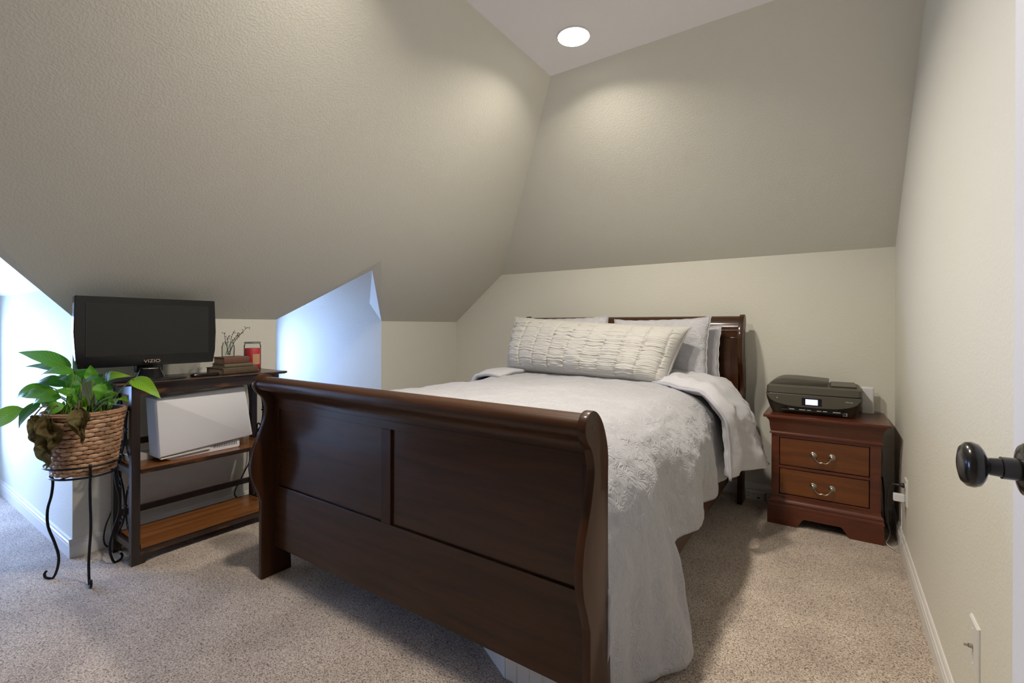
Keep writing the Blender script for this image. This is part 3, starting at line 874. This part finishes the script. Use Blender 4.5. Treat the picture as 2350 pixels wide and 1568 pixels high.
# wall outlet beyond, with charger and black plug
def plate(name, label, y0, y1, z0, z1):
    t = thing(name, label, 'outlet', (XR, (y0 + y1) / 2, z0))
    g = G(); g.rings([[V(XR - a, y, z) for y, z in ((y0 + i, z0 + i), (y1 - i, z0 + i), (y1 - i, z1 - i), (y0 + i, z1 - i))] for a, i in ((0, 0), (.003, 0), (.006, .004))])
    put('wall_plate', g, WHTP2, t, smooth=30)
    return t
o1 = plate('wall_outlet', 'white wall outlet beside the nightstand with plugs in it', 2.845, 2.925, .262, .385)
g = G(); g.rings([[V(XR - a, 2.885 + r * cos(k * pi / 8), .352 + r * .8 * sin(k * pi / 8)) for k in range(16)] for a, r in ((.005, .017), (.008, .017))]); put('socket', g, WHTP, o1, smooth=40)
ch = thing('usb_charger', 'white cube charger plugged into the wall outlet', 'charger', (XR - .03, 2.89, .29))
g = G(); g.rings([[V(x, 2.89 + a * k, .293 + b * k) for a, b in ((-.013, -.017), (.013, -.017), (.013, .017), (-.013, .017))] for x, k in ((XR - .0065, .8), (XR - .010, 1), (XR - .046, 1), (XR - .050, .9))])
put('charger_body', g, WHTP, ch, bevel=.003)
bp = thing('black_power_plug', 'black power plug in the upper socket beside the nightstand', 'plug', (XR - .02, 2.89, .352))
g = G(); g.lathe([(.011, 0), (.012, .006), (.009, .012), (.009, .016), (.006, .018), (.006, .024), (.0045, .026), (.004, .034)], 16, Matrix.Translation((XR - .0085, 2.89, .352)) @ Matrix.Rotation(radians(-90), 4, 'Y'))
put('plug_body', g, BLKP, bp, smooth=40)
g = G(); g.tube([(XR - .04, 2.89, .352), (.232, 2.90, .345), (.222, 2.93, .28), (.226, 2.99, .16), (.234, 3.05, .09), (.238, 3.10, .06), (.228, 3.18, .10), (.232, 3.28, .20), (.230, 3.36, .26)], .0034, 8, 5)
put('plug_cord', g, BLKP, bp, smooth=180)
# nearer plate with a small toggle
o2 = plate('wall_jack', 'white wall plate with small metal jack near the door', 1.538, 1.619, .262, .388)
g = G(); g.lathe([(.005, 0), (.005, .008), (.003, .009), (.003, .016)], 12, Matrix.Translation((XR - .006, 1.58, .325)) @ Matrix.Rotation(radians(-90), 4, 'Y')); put('jack', g, SILV, o2, smooth=40)
for z in (.283, .367):
    g = G(); g.lathe([(.0035, 0), (.003, .001)], 10, Matrix.Translation((XR - .006, 1.58, z)) @ Matrix.Rotation(radians(-90), 4, 'Y')); put('screw', g, WHTP, o2)

# power strip by the headboard
ps = thing('power_strip', 'white power strip lying against the baseboard by the headboard', 'power strip', (-.405, 3.385, 0))
mm = Matrix.Translation((-.407, 3.375, 0)) @ Matrix.Rotation(radians(-2), 4, 'Z')
g = G(); g.rings([[mm @ p for p in rrect(-.056, .056, -.020, .020, .006, z)] for z in (0, .046, .049)]); put('strip_body', g, WHTP2, ps, smooth=40)
for x, z in ((-.038, .040), (-.008, .037), (-.038, .022)):
    g = G(); g.box(x - .003, x + .003, -.0212, -.0198, z - .003, z + .003, mm); put('strip_socket', g, GREYM, ps)
g = G(); g.box(.012, .028, -.0216, -.0198, .012, .021, mm); put('strip_switch', g, GREYM, ps)

# ================================================================== SHELF STAND WITH TV
sh = thing('shelf_stand', 'dark worn three tier shelf stand under the television', 'shelf', (-2.76, 1.13, 0))
SY0, SY1, SX0, SX1 = .800, 1.488, -2.895, -2.628
g = G(); g.rings([rect(-2.905, -2.612, .748, 1.514, .824), rect(-2.905, -2.604, .740, 1.522, .829), rect(-2.905, -2.602, .737, 1.525, .834), rect(-2.905, -2.606, .741, 1.521, .839)])
put('table_top', g, STT, sh)
g = G(); g.box(SX1 - .022, SX1 - .004, SY0 + .034, SY1 - .034, .778, .824); put('apron', g, STT, sh)
for y in (SY0 + .004, SY1 - .022):
    g = G(); g.box(SX0 + .034, SX1 - .034, y, y + .018, .778, .824); put('apron', g, STB, sh)
for x0, x1 in ((SX1 - .034, SX1), (SX0, SX0 + .030)):
    for y0, y1 in ((SY0, SY0 + .034), (SY1 - .034, SY1)):
        g = G(); g.box(x0, x1, y0, y1, 0, .824); put('leg', g, STB, sh, bevel=.002)
g = G(); g.box(SX0 + .002, SX1 + .006, SY0 + .0345, SY1 - .0345, .418, .436); put('shelf_board', g, STS, sh, bevel=.002)
g = G(); g.box(SX1 + .0062, SX1 + .009, SY0 + .0345, SY1 - .0345, .416, .4365); put('shelf_edge', g, STT, sh)
g = G(); g.box(SX0 + .002, SX1 + .004, SY0 + .0345, SY1 - .0345, .072, .090); put('shelf_board', g, STS, sh, bevel=.002)
g = G(); g.box(SX1 - .02, SX1 - .004, SY0 + .0345, SY1 - .0345, .040, .0715); put('shelf_edge', g, STT, sh)
for z in (.505, .165):
    g = G(); g.box(SX0 + .006, SX0 + .022, SY0 + .0345, SY1 - .0345, z, z + .030); put('back_bar', g, STB, sh, bevel=.001)
for y0, s in ((SY0 + .034, 1), (SY1 - .034, -1)):
    arc = [(y0, 0), (y0, .04)] + [(y0 + s * (.085 - .085 * (1 - sin(a))), .04 - .04 * (1 - cos(a)) ) for a in ()] + [(y0 + s * .10, .04), (y0 + s * .072, .036), (y0 + s * .045, .026), (y0 + s * .026, .012), (y0 + s * .018, 0)]
    g = G(); g.prism(arc, SX1 - .022, SX1 - .003, 0); put('corner_bracket', g, STB, sh)
for y in (SY0 + .010, SY1 - .024):
    for zz, hh in ((.060, .030), (.405, .030)):
        g = G(); g.box(SX0 + .030, SX1 - .034, y, y + .014, zz, zz + hh); put('side_rail', g, STB, sh)
    # wrought scroll work between the legs
    g = G(); cx_ = (SX0 + SX1) / 2; yy = y + .007
    def sc(pts): g.tube([(cx_ + a, yy, b) for a, b in pts], .0045, 6, 5)
    for s in (-1, 1):
        for zb, ht in ((.09, .315), (.435, .345)):
            sc([(s * .085, zb), (s * .075, zb + .08 * ht), (s * .03, zb + .22 * ht), (s * .008, zb + .4 * ht), (s * .01, zb + .6 * ht), (s * .035, zb + .78 * ht), (s * .08, zb + .92 * ht), (s * .088, zb + ht)])
            sc([(s * .03, zb + .22 * ht), (s * .055, zb + .25 * ht), (s * .072, zb + .20 * ht), (s * .065, zb + .13 * ht), (s * .048, zb + .15 * ht)])
            sc([(s * .035, zb + .78 * ht), (s * .06, zb + .75 * ht), (s * .075, zb + .80 * ht), (s * .066, zb + .87 * ht), (s * .05, zb + .85 * ht)])
    for zb, ht in ((.09, .315), (.435, .345)):
        for k in range(6):
            a = k * pi / 3
            sc([(0, zb + .5 * ht), (.014 * cos(a), zb + .5 * ht + .014 * sin(a)), (.020 * cos(a + .25), zb + .5 * ht + .020 * sin(a + .25))])
    put('iron_scroll', g, IRON, sh, smooth=180)

# television
TX = -2.700; TY0, TY1, TZ0, TZ1 = .622, 1.182, .908, 1.228
tv = thing('television', 'black flat screen television on the shelf stand', 'television', (-2.74, .90, .839))
outl = [(TY0 + .012, TZ0), (TY1 - .010, TZ0), (TY1, TZ0 + .06), (TY1 + .004, TZ0 + .16), (TY1 - .002, TZ1 - .004), (TY1 - .006, TZ1), (TY0 + .004, TZ1), (TY0, TZ1 - .004), (TY0 - .004, TZ0 + .16), (TY0 + .002, TZ0 + .06)]
def shr(k, x):
    cyy, czz = (TY0 + TY1) / 2, (TZ0 + TZ1) / 2
    return [V(x, cyy + (a - cyy) * k, czz + (b - czz) * k) for a, b in outl]
g = G(); g.rings([shr(.80, TX - .075), shr(.93, TX - .055), shr(.995, TX - .035), shr(1.0, TX - .004), shr(.99, TX)]); put('tv_frame', g, BLKG, tv, smooth=35)
g = G(); g.box(TX - .002, TX + .0015, TY0 + .040, TY1 - .034, TZ0 + .052, TZ1 - .030); put('tv_screen', g, SCRN, tv)
g = G(); g.box(TX + .0005, TX + .0025, TY0 + .036, TY0 + .0395, TZ0 + .05, TZ1 - .029); put('screen_edge', g, BLKP, tv)
text_mesh('tv_logo', 'VIZIO', .021, LOGO, Matrix.Translation((TX + .001, .902, TZ0 + .020)) @ Matrix.Rotation(radians(90), 4, 'Z') @ Matrix.Rotation(radians(90), 4, 'X') @ Matrix.Scale(1.25, 4, (1, 0, 0)), tv)
g = G(); g.box(TX - .050, TX - .020, .845, .955, .875, .915); put('tv_neck', g, BLKG, tv, bevel=.005)
mm = Matrix.Translation((TX - .020, .900, .839)) @ Matrix.Scale(.75, 4, (1, 0, 0))
g = G(); g.lathe([(.062, .008), (.058, .016), (.050, .034), (.045, .048), (.043, .053)], 40, mm); put('tv_stand_collar', g, BLKG, tv, smooth=50)
g = G(); g.lathe([(.0425, .0515), (.0445, .0535), (.043, .0555), (.030, .056)], 40, mm); put('chrome_ring', g, mat('chrome', (.8, .8, .8), .12, 1.0), tv, smooth=50)
mm = Matrix.Translation((TX, .895, .839)) @ Matrix.Scale(.58, 4, (1, 0, 0))
g = G(); g.lathe([(.150, .0003), (.152, .003), (.145, .007), (.06, .010)], 48, mm); put('tv_base', g, BLKP, tv, smooth=40)

# remote in front of the books
g = G(); mm = Matrix.Translation((-2.668, 1.118, .8395)) @ Matrix.Rotation(radians(80), 4, 'Z')
g.rings([[mm @ p for p in rrect(-.062 + i, .062 - i, -.024 + i, .024 - i, .012, z)] for i, z in ((.003, 0), (0, .004), (0, .011), (.004, .015))])
tag(put('black_case', g, BLKG, smooth=45), 'small glossy black case in front of the book stack', 'case')

# books
def book(label, A, ang, ln, wd, z, h, cover, pages):
    t = thing('book', label, 'book', (A[0], A[1], z), (0, 0, ang), 'old books stacked beside the television')
    # local: spine along +y from origin at +x edge, body towards -x
    c = .003
    g = G(); g.box(-wd, 0, 0, ln, 0, c); g.box(-wd, 0, 0, ln, h - c, h)
    prof = [(0, 0), (.004, .15 * h), (.0055, .5 * h), (.004, .85 * h), (0, h), (-.003, h), (-.003, 0)]
    n = len(prof)
    g.rings([[V(a, y, b) for a, b in prof] for y in (0, ln)])
    put('cover', g, cover, t, local=True, bevel=.0008)
    g = G(); g.box(-wd + .004, -.003, .003, ln - .003, c, h - c); put('pages', g, pages, t, local=True)
    return t
OLDP = wood('old_pages', (.30, .19, .10), (.46, .33, .20), 2, .9, 0, 6.0, .1)
LTH1 = cloth('brown_leather', (.095, .062, .038), 60, .3); LTH2 = cloth('olive_cloth', (.13, .105, .062), 60, .3); LTH3 = cloth('reddish_leather', (.14, .062, .040), 60, .3)
book('thick brown leather book at the bottom of the stack', (-2.655, 1.200), radians(9), .198, .145, .8395, .034, LTH1, OLDP)
book('thin olive cloth book in the middle of the stack', (-2.672, 1.212), radians(5), .158, .115, .874, .019, LTH2, OLDP)
book('small reddish leather book on top of the stack', (-2.676, 1.213), radians(5), .138, .100, .8935, .036, LTH3, OLDP)

# jar candle
cn = thing('jar_candle', 'red jar candle with glass lid behind the books', 'candle', (-2.812, 1.432, .8395))
mm = Matrix.Translation((-2.812, 1.432, .8395))
WAX = mat('red_wax', (.55, .035, .045), .45); WAX.node_tree.nodes['Principled BSDF'].inputs['Subsurface Weight'].default_value = .15
g = G(); g.lathe([(.041, .004), (.0425, .01), (.0425, .125), (.041, .128)], 36, mm); put('wax', g, WAX, cn, smooth=50)
g = G(); g.lathe([(.040, 0), (.0445, .006), (.0445, .145), (.040, .152), (.040, .155)], 36, mm); put('jar', g, JAR, cn, smooth=50)
g = G(); g.lathe([(.041, .1555), (.0445, .157), (.0445, .163), (.040, .165), (.020, .166)], 36, mm); put('lid', g, mat('pewter', (.32, .31, .28), .35, .8), cn, smooth=40)
LABM = mat('candle_label', (.52, .30, .16), .6)
g = G(); g.add([(-2.812 + .0452 * cos(a), 1.432 + .0452 * sin(a), .8395 + z) for z in (.035, .095) for a in [radians(-25 + 55 * i / 10) for i in range(11)]], [(i, i + 1, i + 12, i + 11) for i in range(10)])
put('label', g, LABM, cn)

# glass jar with dried twigs
jr = thing('glass_jar', 'small clear glass jar of dried twigs on the books', 'jar', (-2.735, 1.262, .930))
mm = Matrix.Translation((-2.735, 1.262, .930))
g = G(); g.lathe([(.026, 0), (.030, .004), (.031, .05), (.029, .062), (.025, .068), (.027, .078), (.0255, .078), (.0235, .068), (.027, .060), (.029, .05), (.028, .008), (.0, .006)], 32, mm, cap=False)
put('jar_body', g, JAR, jr, smooth=60)
TWIG = mat('dry_twig', (.085, .065, .055), .9)
rng = random.Random(3)
tips = [((.010, .092), .155), ((-.004, .03), .135), ((.0, -.02), .13), ((.012, .052), .12), ((-.01, .008), .115), ((.006, .072), .13)]
for (dx, dy), h in tips:
    g = G(); b = V(-2.735 + rng.uniform(-.012, .012), 1.262 + rng.uniform(-.014, .014), .938)
    e = V(-2.735 + dx, 1.262 + dy, .930 + h)
    mid = (b + e) / 2 + V(0, -.006, .012)
    path = spline([b, mid, e], 6)
    if dy > .08: path += [e + V(0, .010, .003), e + V(0, .016, -.002), e + V(0, .018, -.008)]
    g.tube(path, [.0016, .0013, .0009], 5, 0)
    for k in range(9):
        p = path[int(len(path) * (.45 + .055 * k)) % len(path)]
        q = p + V(rng.uniform(-.006, .006), rng.uniform(-.011, .011), rng.uniform(.0, .010))
        g.tube([p, q], [.0008, .0006], 4, 0)
        g.lathe([(.0005, -.003), (.0026, 0), (.0005, .003)], 5, Matrix.Translation(q))
    put('twig', g, TWIG, jr)

# white machine on the middle shelf
wm = thing('white_machine', 'white plastic machine tilted on the middle shelf', 'appliance', (-2.73, 1.13, .4365))
body = [(.922, .458), (1.362, .488), (1.368, .492), (1.324, .764), (1.318, .769), (.914, .752), (.906, .745)]
cxm, czm = 1.13, .61
def mring(x, k, dy=0):
    return [V(x, cxm + (a - cxm) * k + dy, czm + (b - czm) * k) for a, b in body]
g = G(); g.rings([mring(-2.795, .985), mring(-2.79, 1), mring(-2.695, 1), mring(-2.682, .992), mring(-2.674, .975), mring(-2.671, .95)]); put('machine_body', g, WHTP, wm, smooth=35)
g = G(); g.prism([(.975, .4366), (1.295, .4366), (1.302, .444), (1.300, .482), (.96, .4585), (.955, .446)], -2.79, -2.688, 0); put('machine_base', g, WHTP, wm, bevel=.003)
g = G(); g.prism([(.93, .4505), (1.15, .4585), (1.15, .466), (.93, .4575)], -2.70, -2.6765, 0); put('paper_flap', g, WHTP2, wm)
for i in range(14):
    y = 1.170 + i * .0085
    g = G(); g.box(-2.688, -2.6868, y, y + .004, .455, .470); put('vent_slot', g, GREYM, wm)
g = G(); g.rings([rect(-2.885, -2.80, .845, 1.02, z) for z in (.4365, .466)])
tag(put('paper_stack', g, PAPER), 'stack of white paper behind the machine on the shelf', 'paper')

# cables around the stand
g = G(); g.tube([(-2.93, 1.46, .80), (-2.945, 1.49, .55), (-2.95, 1.492, .305), (-2.95, 1.455, .21), (-2.95, 1.41, .13), (-2.95, 1.40, .09), (-2.95, 1.425, .05), (-2.95, 1.44, .004)], .004, 8, 5)
tag(put('black_cable', g, BLKP, smooth=180), 'black cable hanging behind the right end of the shelf stand', 'cable')
g = G(); g.tube([(-2.925, .83, .25), (-2.95, .815, .17), (-2.95, .795, .11), (-2.95, .788, .05), (-2.95, .80, .012), (-2.945, .83, .004), (-2.92, .87, .004)], .0035, 8, 5)
tag(put('black_cable', g, BLKP, smooth=180), 'black cable looping to the carpet by the left end of the shelf stand', 'cable')
g = G(); g.tube([(-2.915, .88, .80), (-2.92, .875, .65), (-2.92, .868, .55), (-2.91, .87, .45)], .0022, 6, 4)
tag(put('white_cable', g, WHTP, smooth=180), 'thin white cable hanging behind the left leg of the shelf stand', 'cable')

# ================================================================== PLANT STAND AND PLANT
CX, CYP = -2.700, .656
stn = thing('plant_stand', 'black wrought iron plant stand holding the wicker pot', 'plant stand', (CX, CYP, 0))
for z, r in ((.505, .131), (.458, .112)):
    g = G(); g.tube([(CX + r * cos(k * pi / 16), CYP + r * sin(k * pi / 16), z) for k in range(32)], .0042, 8, 1, closed=True); put('ring', g, IRON, stn, smooth=180)
g = G()
for a in (0, 60, 120):
    c_, s_ = cos(radians(a)), sin(radians(a))
    g.tube([(CX - .112 * c_, CYP - .112 * s_, .458), (CX, CYP, .4575), (CX + .112 * c_, CYP + .112 * s_, .458)], .003, 6, 2)
put('support_bars', g, IRON, stn, smooth=180)
LEGS = [((-2.772, .588), 222), ((-2.552, .640), -8), ((-2.745, .795), 110)]
for (lx, ly), ang in LEGS:
    d = V(lx - CX, ly - CYP, 0); rad = d.length; d.normalize()
    t = V(-d.y, d.x, 0)
    def P(r, z, s=0): return V(CX, CYP, 0) + d * r + t * s + V(0, 0, z)
    g = G(); g.tube([P(.133, .515), P(.130, .46), P(.122, .42), P(.128, .36), P(.142, .30), P(.140, .23), P(.116, .16), P(.100, .10), P(.103, .05), P(.118, .008), P(.135, .0045), P(.150, .010), P(.153, .024), P(.146, .036)], .0052, 8, 4)
    put('leg', g, IRON, stn, smooth=180)

pp = thing('potted_plant', 'green lily plant with wilted brown leaves in a wicker basket pot', 'plant', (CX, CYP, .463))
BZ0, BZ1, BR0, BR1 = .464, .728, .104, .137
def br(z): return BR0 + (BR1 - BR0) * ((z - BZ0) / (BZ1 - BZ0)) ** .85
BASK = mat('basket_core', (.085, .035, .016), .8)
STRM = []
for i, c in enumerate(((.46, .255, .135), (.56, .335, .195), (.36, .18, .09))):
    STRM.append(wood('reed_%d' % i, tuple(x * .8 for x in c), c, 0, .5, .1, 3.0, .2))
mm = Matrix.Translation((CX, CYP, 0))
g = G(); g.lathe([(BR0 - .006, BZ0)] + [(br(BZ0 + (BZ1 - BZ0) * i / 8) - .006, BZ0 + (BZ1 - BZ0) * i / 8) for i in range(1, 9)] + [(BR1 - .016, BZ1), (BR1 - .02, BZ1 - .03)], 48, mm)
bk = put('basket', g, BASK, pp, smooth=50)
g = G()
for dz, dr in ((0, 0), (-.008, .002)):
    g.tube([(CX + (BR1 + dr) * cos(k * pi / 18), CYP + (BR1 + dr) * sin(k * pi / 18), BZ1 + dz + .0012 * (k % 2)) for k in range(36)], .0055, 7, 2, closed=True)
put('basket_rim', g, STRM[0], bk, smooth=180)
# woven reeds: one lens shaped strand mesh shared by all
NS_, NR_ = 21, 14
def strand_mesh(mt):
    g = G(); nu, nv = 8, 4
    def fn(u, v):
        a = 2 * u - 1; b = 2 * v - 1
        h = .0084 * (1 - .55 * abs(a) ** 2.5)
        return V(a * .5, -(1 - a * a) * .0075 * (1 - .45 * b * b) + .002, b * h)
    g.grid(fn, nu, nv)
    me = bpy.data.meshes.new('strand'); me.from_pydata([tuple(p) for p in g.v], [], g.f); finish(me, 180); me.materials.append(mt)
    return me
SM = [strand_mesh(m_) for m_ in STRM]
rng = random.Random(11)
for r in range(NR_):
    z = BZ0 + .010 + (BZ1 - .018 - BZ0 - .010) * r / (NR_ - 1)
    R_ = br(z) - .001
    for k in range(NS_):
        a = 2 * pi * (k + .5 * (r % 2)) / NS_ + rng.uniform(-.012, .012)
        me = SM[rng.choice((0, 0, 1, 1, 2))]
        o = bpy.data.objects.new('strand', me); COL.objects.link(o); o.parent = bk
        Lh = 2 * pi * R_ / NS_ * 1.16
        # local -y points outwards
        mw = Matrix.Translation((CX + R_ * cos(a), CYP + R_ * sin(a), z + rng.uniform(-.0012, .0012))) @ Matrix.Rotation(a + pi / 2, 4, 'Z') @ Matrix.Rotation(radians(rng.uniform(-3, 3)), 4, 'Y') @ Matrix.Diagonal((Lh, 1, 1.02, 1))
        o.matrix_basis = mw
SOIL = cloth('soil', (.035, .024, .016), 90, .8)
g = G(); g.lathe([(BR1 - .0155, BZ1 - .05), (BR1 - .0155, BZ1 - .022), (.05, BZ1 - .016), (.001, BZ1 - .014)], 32, mm); put('soil', g, SOIL, pp, smooth=60)

def leafmat(name, c1, c2, vein, rough=.38):
    m = mat(name, c1, rough, spec=.5)
    uv = N(m, 'ShaderNodeUVMap'); uv.uv_map = 'leaf'
    sp = N(m, 'ShaderNodeSeparateXYZ'); L(m, uv, 'UV', sp, 'Vector')
    ab = N(m, 'ShaderNodeMath', operation='ABSOLUTE'); m.node_tree.links.new(sp.outputs['Y'], ab.inputs[0])
    a1 = N(m, 'ShaderNodeMath', operation='MULTIPLY_ADD'); a1.inputs[1].default_value = -22; m.node_tree.links.new(ab.outputs[0], a1.inputs[0])
    a2 = N(m, 'ShaderNodeMath', operation='MULTIPLY'); a2.inputs[1].default_value = 75; m.node_tree.links.new(sp.outputs['X'], a2.inputs[0])
    m.node_tree.links.new(a2.outputs[0], a1.inputs[2])
    s = N(m, 'ShaderNodeMath', operation='SINE'); m.node_tree.links.new(a1.outputs[0], s.inputs[0])
    mid = N(m, 'ShaderNodeMath', operation='LESS_THAN'); mid.inputs[1].default_value = .05; m.node_tree.links.new(ab.outputs[0], mid.inputs[0])
    r = ramp(m, [(0.0, c1), (0.75, c2), (1.0, vein)])
    mr = N(m, 'ShaderNodeMapRange'); mr.inputs[1].default_value = -1; mr.inputs[2].default_value = 1
    m.node_tree.links.new(s.outputs[0], mr.inputs[0]); m.node_tree.links.new(mr.outputs[0], r.inputs['Fac'])
    mx = N(m, 'ShaderNodeMixRGB'); mx.inputs['Color2'].default_value = (*vein, 1)
    m.node_tree.links.new(mid.outputs[0], mx.inputs['Fac']); L(m, r, 'Color', mx, 'Color1'); L(m, mx, 'Color', bsdf(m), 'Base Color')
    bump(m, mr, 0, .25, .002)
    b = bsdf(m); b.inputs['Subsurface Weight'].default_value = .0
    # thin leaf lets some light through
    nt = m.node_tree; tr = nt.nodes.new('ShaderNodeBsdfTranslucent'); ms = nt.nodes.new('ShaderNodeMixShader'); ms.inputs[0].default_value = .28
    nt.links.new(mx.outputs[0], tr.inputs['Color']); out = nt.nodes['Material Output']
    nt.links.new(b.outputs[0], ms.inputs[1]); nt.links.new(tr.outputs[0], ms.inputs[2]); nt.links.new(ms.outputs[0], out.inputs['Surface'])
    return m
LEAF = [leafmat('leaf_green', (.095, .31, .012), (.105, .335, .014), (.14, .39, .028)), leafmat('leaf_light', (.18, .39, .015), (.195, .41, .018), (.26, .47, .045)), leafmat('leaf_dark', (.042, .18, .014), (.048, .195, .016), (.07, .24, .03))]
DEAD = leafmat('leaf_dead', (.135, .105, .028), (.150, .115, .032), (.17, .115, .045), .7)
STALK = mat('stalk', (.16, .30, .03), .5); DSTALK = mat('dead_stalk', (.12, .08, .03), .8)

def leaf(base, tip, wdt, m, arch=.03, tilt=0.0, fold=.25, root=None, crumple=0.0, seed=0, stalkm=None):
    base, tip = V(*base), V(*tip)
    ax = tip - base; ln = ax.length; ax.normalize()
    n = (V(.80, -.22, .0) + V(0, 0, .75) + V(0, 0, tilt)).normalized()
    if crumple: n = V(.95, -.25, .05)
    sd = ax.cross(n).normalized(); n = sd.cross(ax).normalized()
    nu, nv = (26, 12) if crumple else (16, 6)
    v = []; uv = []
    rs = random.Random(seed)
    ph = rs.uniform(0, 6)
    for i in range(nu + 1):
        t = i / nu
        prof = (sin(pi * min(1, t ** .72)) ** .85) * (1 - .25 * t) if t < 1 else 0
        hw = wdt / 2 * max(prof, .012) * 1.12
        c = base + ax * ln * t + n * arch * sin(pi * t) - V(0, 0, abs(arch) * .5 * t * t)
        for j in range(nv + 1):
            s = 2 * j / nv - 1
            off_ = fold * hw * (abs(s) ** 1.4) + .05 * hw * sin(t * 13 + s * 2 + ph)
            p = c + sd * s * hw + n * off_
            if crumple:
                q = (p.x, p.y, p.z)
                p += n * crumple * (nz(q, 30, seed) + .55 * nz(q, 75, seed + 2)) + sd * crumple * .8 * nz(q, 20, seed + 5)
            v.append(p); uv.append((t, s))
    f = [(i * (nv + 1) + j, i * (nv + 1) + j + 1, (i + 1) * (nv + 1) + j + 1, (i + 1) * (nv + 1) + j) for i in range(nu) for j in range(nv)]
    me = bpy.data.meshes.new('leaf'); me.from_pydata([tuple(p) for p in v], [], f)
    ul = me.uv_layers.new(name='leaf')
    for lp in me.loops: ul.data[lp.index].uv = uv[lp.vertex_index]
    for p in me.polygons: p.use_smooth = True
    me.materials.append(m)
    o = bpy.data.objects.new('leaf', me); COL.objects.link(o); o.parent = pp; o.matrix_parent_inverse = Matrix.Translation((-CX, -CYP, -.463))
    if crumple: o['label'] = 'wilted brown leaf'
    if root is not None:
        r0 = V(*root); g = G()
        g.tube([r0, r0 * .55 + base * .45 + V(0, 0, .02 if not crumple else .05), base, base + ax * ln * .12], [.0032, .0026, .0022, .0012], 6, 5)
        put('stalk', g, stalkm or STALK, o, smooth=180)
    return o
SZ = BZ1 - .02
LV = [((-2.751, .621, .903), (-2.942, .491, .990), .075, 0, .02), ((-2.808, .643, .886), (-3.000, .524, .919), .055, 2, .015), ((-2.675, .612, .892), (-2.790, .530, .891), .058, 0, .02),
      ((-2.779, .565, .831), (-2.896, .480, .794), .052, 0, .03), ((-2.700, .580, .790), (-2.790, .508, .770), .058, 0, .025), ((-2.895, .500, .738), (-3.040, .395, .640), .075, 1, .012),
      ((-2.787, .535, .768), (-2.852, .480, .669), .048, 2, .02), ((-2.639, .576, .764), (-2.680, .530, .741), .05, 0, .02), ((-2.675, .673, .855), (-2.680, .669, .925), .046, 0, .0),
      ((-2.619, .711, .860), (-2.533, .769, .892), .042, 1, .03), ((-2.407, .734, .875), (-2.284, .793, .808), .060, 1, .02), ((-2.633, .641, .853), (-2.565, .675, .882), .034, 2, .01),
      ((-2.475, .711, .792), (-2.422, .728, .783), .028, 1, .006), ((-2.466, .693, .772), (-2.425, .697, .798), .030, 1, .004), ((-2.565, .675, .851), (-2.556, .666, .790), .048, 0, .01),
      ((-2.855, .633, .833), (-2.952, .600, .856), .055, 0, .02), ((-2.944, .586, .824), (-3.010, .560, .835), .046, 2, .015), ((-2.794, .652, .790), (-2.865, .620, .862), .055, 0, .02),
      ((-2.720, .703, .862), (-2.681, .742, .765), .048, 2, .02), ((-2.848, .603, .805), (-2.916, .565, .742), .056, 2, .02), ((-2.787, .669, .860), (-2.822, .660, .905), .05, 0, .01),
      ((-2.735, .600, .835), (-2.845, .525, .850), .055, 2, .03), ((-2.720, .575, .800), (-2.86, .49, .80), .056, 0, .03), ((-2.690, .640, .840), (-2.76, .58, .875), .05, 2, .02),
      ((-2.640, .690, .830), (-2.59, .73, .80), .045, 2, .02), ((-2.76, .70, .84), (-2.83, .73, .87), .055, 2, .02), ((-2.66, .61, .80), (-2.70, .56, .83), .04, 0, .01),
      ((-2.505, .700, .80), (-2.47, .690, .825), .026, 1, .004), ((-2.69, .72, .85), (-2.63, .77, .88), .05, 2, .02)]
rng = random.Random(5)
for i, (b, t, wd, mi, ar) in enumerate(LV):
    a = math.atan2(b[1] - CYP, b[0] - CX) + rng.uniform(-.5, .5); rr = rng.uniform(.02, .095)
    rx, ry = CX + rr * cos(a), CYP + rr * sin(a)
    leaf(b, t, wd, LEAF[mi], ar, rng.uniform(-.5, .3), .22, (rx, ry, SZ), seed=i)
for i in range(16):      # young upright shoots
    a = rng.uniform(0, 2 * pi); rr = rng.uniform(.02, .10)
    x, y = CX + rr * cos(a) + .02, CYP + rr * sin(a) - .01
    h = rng.uniform(.05, .11)
    leaf((x + rng.uniform(-.01, .02), y + rng.uniform(-.015, .015), SZ + h * .55), (x + rng.uniform(-.035, .035), y + rng.uniform(-.03, .03), SZ + h + .02), rng.uniform(.012, .022), LEAF[rng.choice((0, 1))], .004, -.5, .4, (x, y, SZ), seed=40 + i)
for i, (b, t, wd) in enumerate([((-2.533, .596, .765), (-2.512, .604, .622), .060), ((-2.545, .588, .745), (-2.520, .600, .650), .040), ((-2.690, .500, .735), (-2.640, .522, .575), .062),
                                ((-2.650, .512, .735), (-2.612, .530, .560), .055), ((-2.622, .522, .730), (-2.590, .534, .600), .060), ((-2.755, .510, .722), (-2.742, .512, .668), .034),
                                ((-2.668, .510, .70), (-2.628, .530, .520), .050), ((-2.708, .500, .728), (-2.672, .508, .610), .050)]):
    a = math.atan2(b[1] - CYP, b[0] - CX)
    leaf(b, t, wd, DEAD, .012, 0, 1.0 if i % 2 else .75, (CX + .09 * cos(a), CYP + .09 * sin(a), SZ), crumple=.030, seed=80 + i, stalkm=DSTALK)
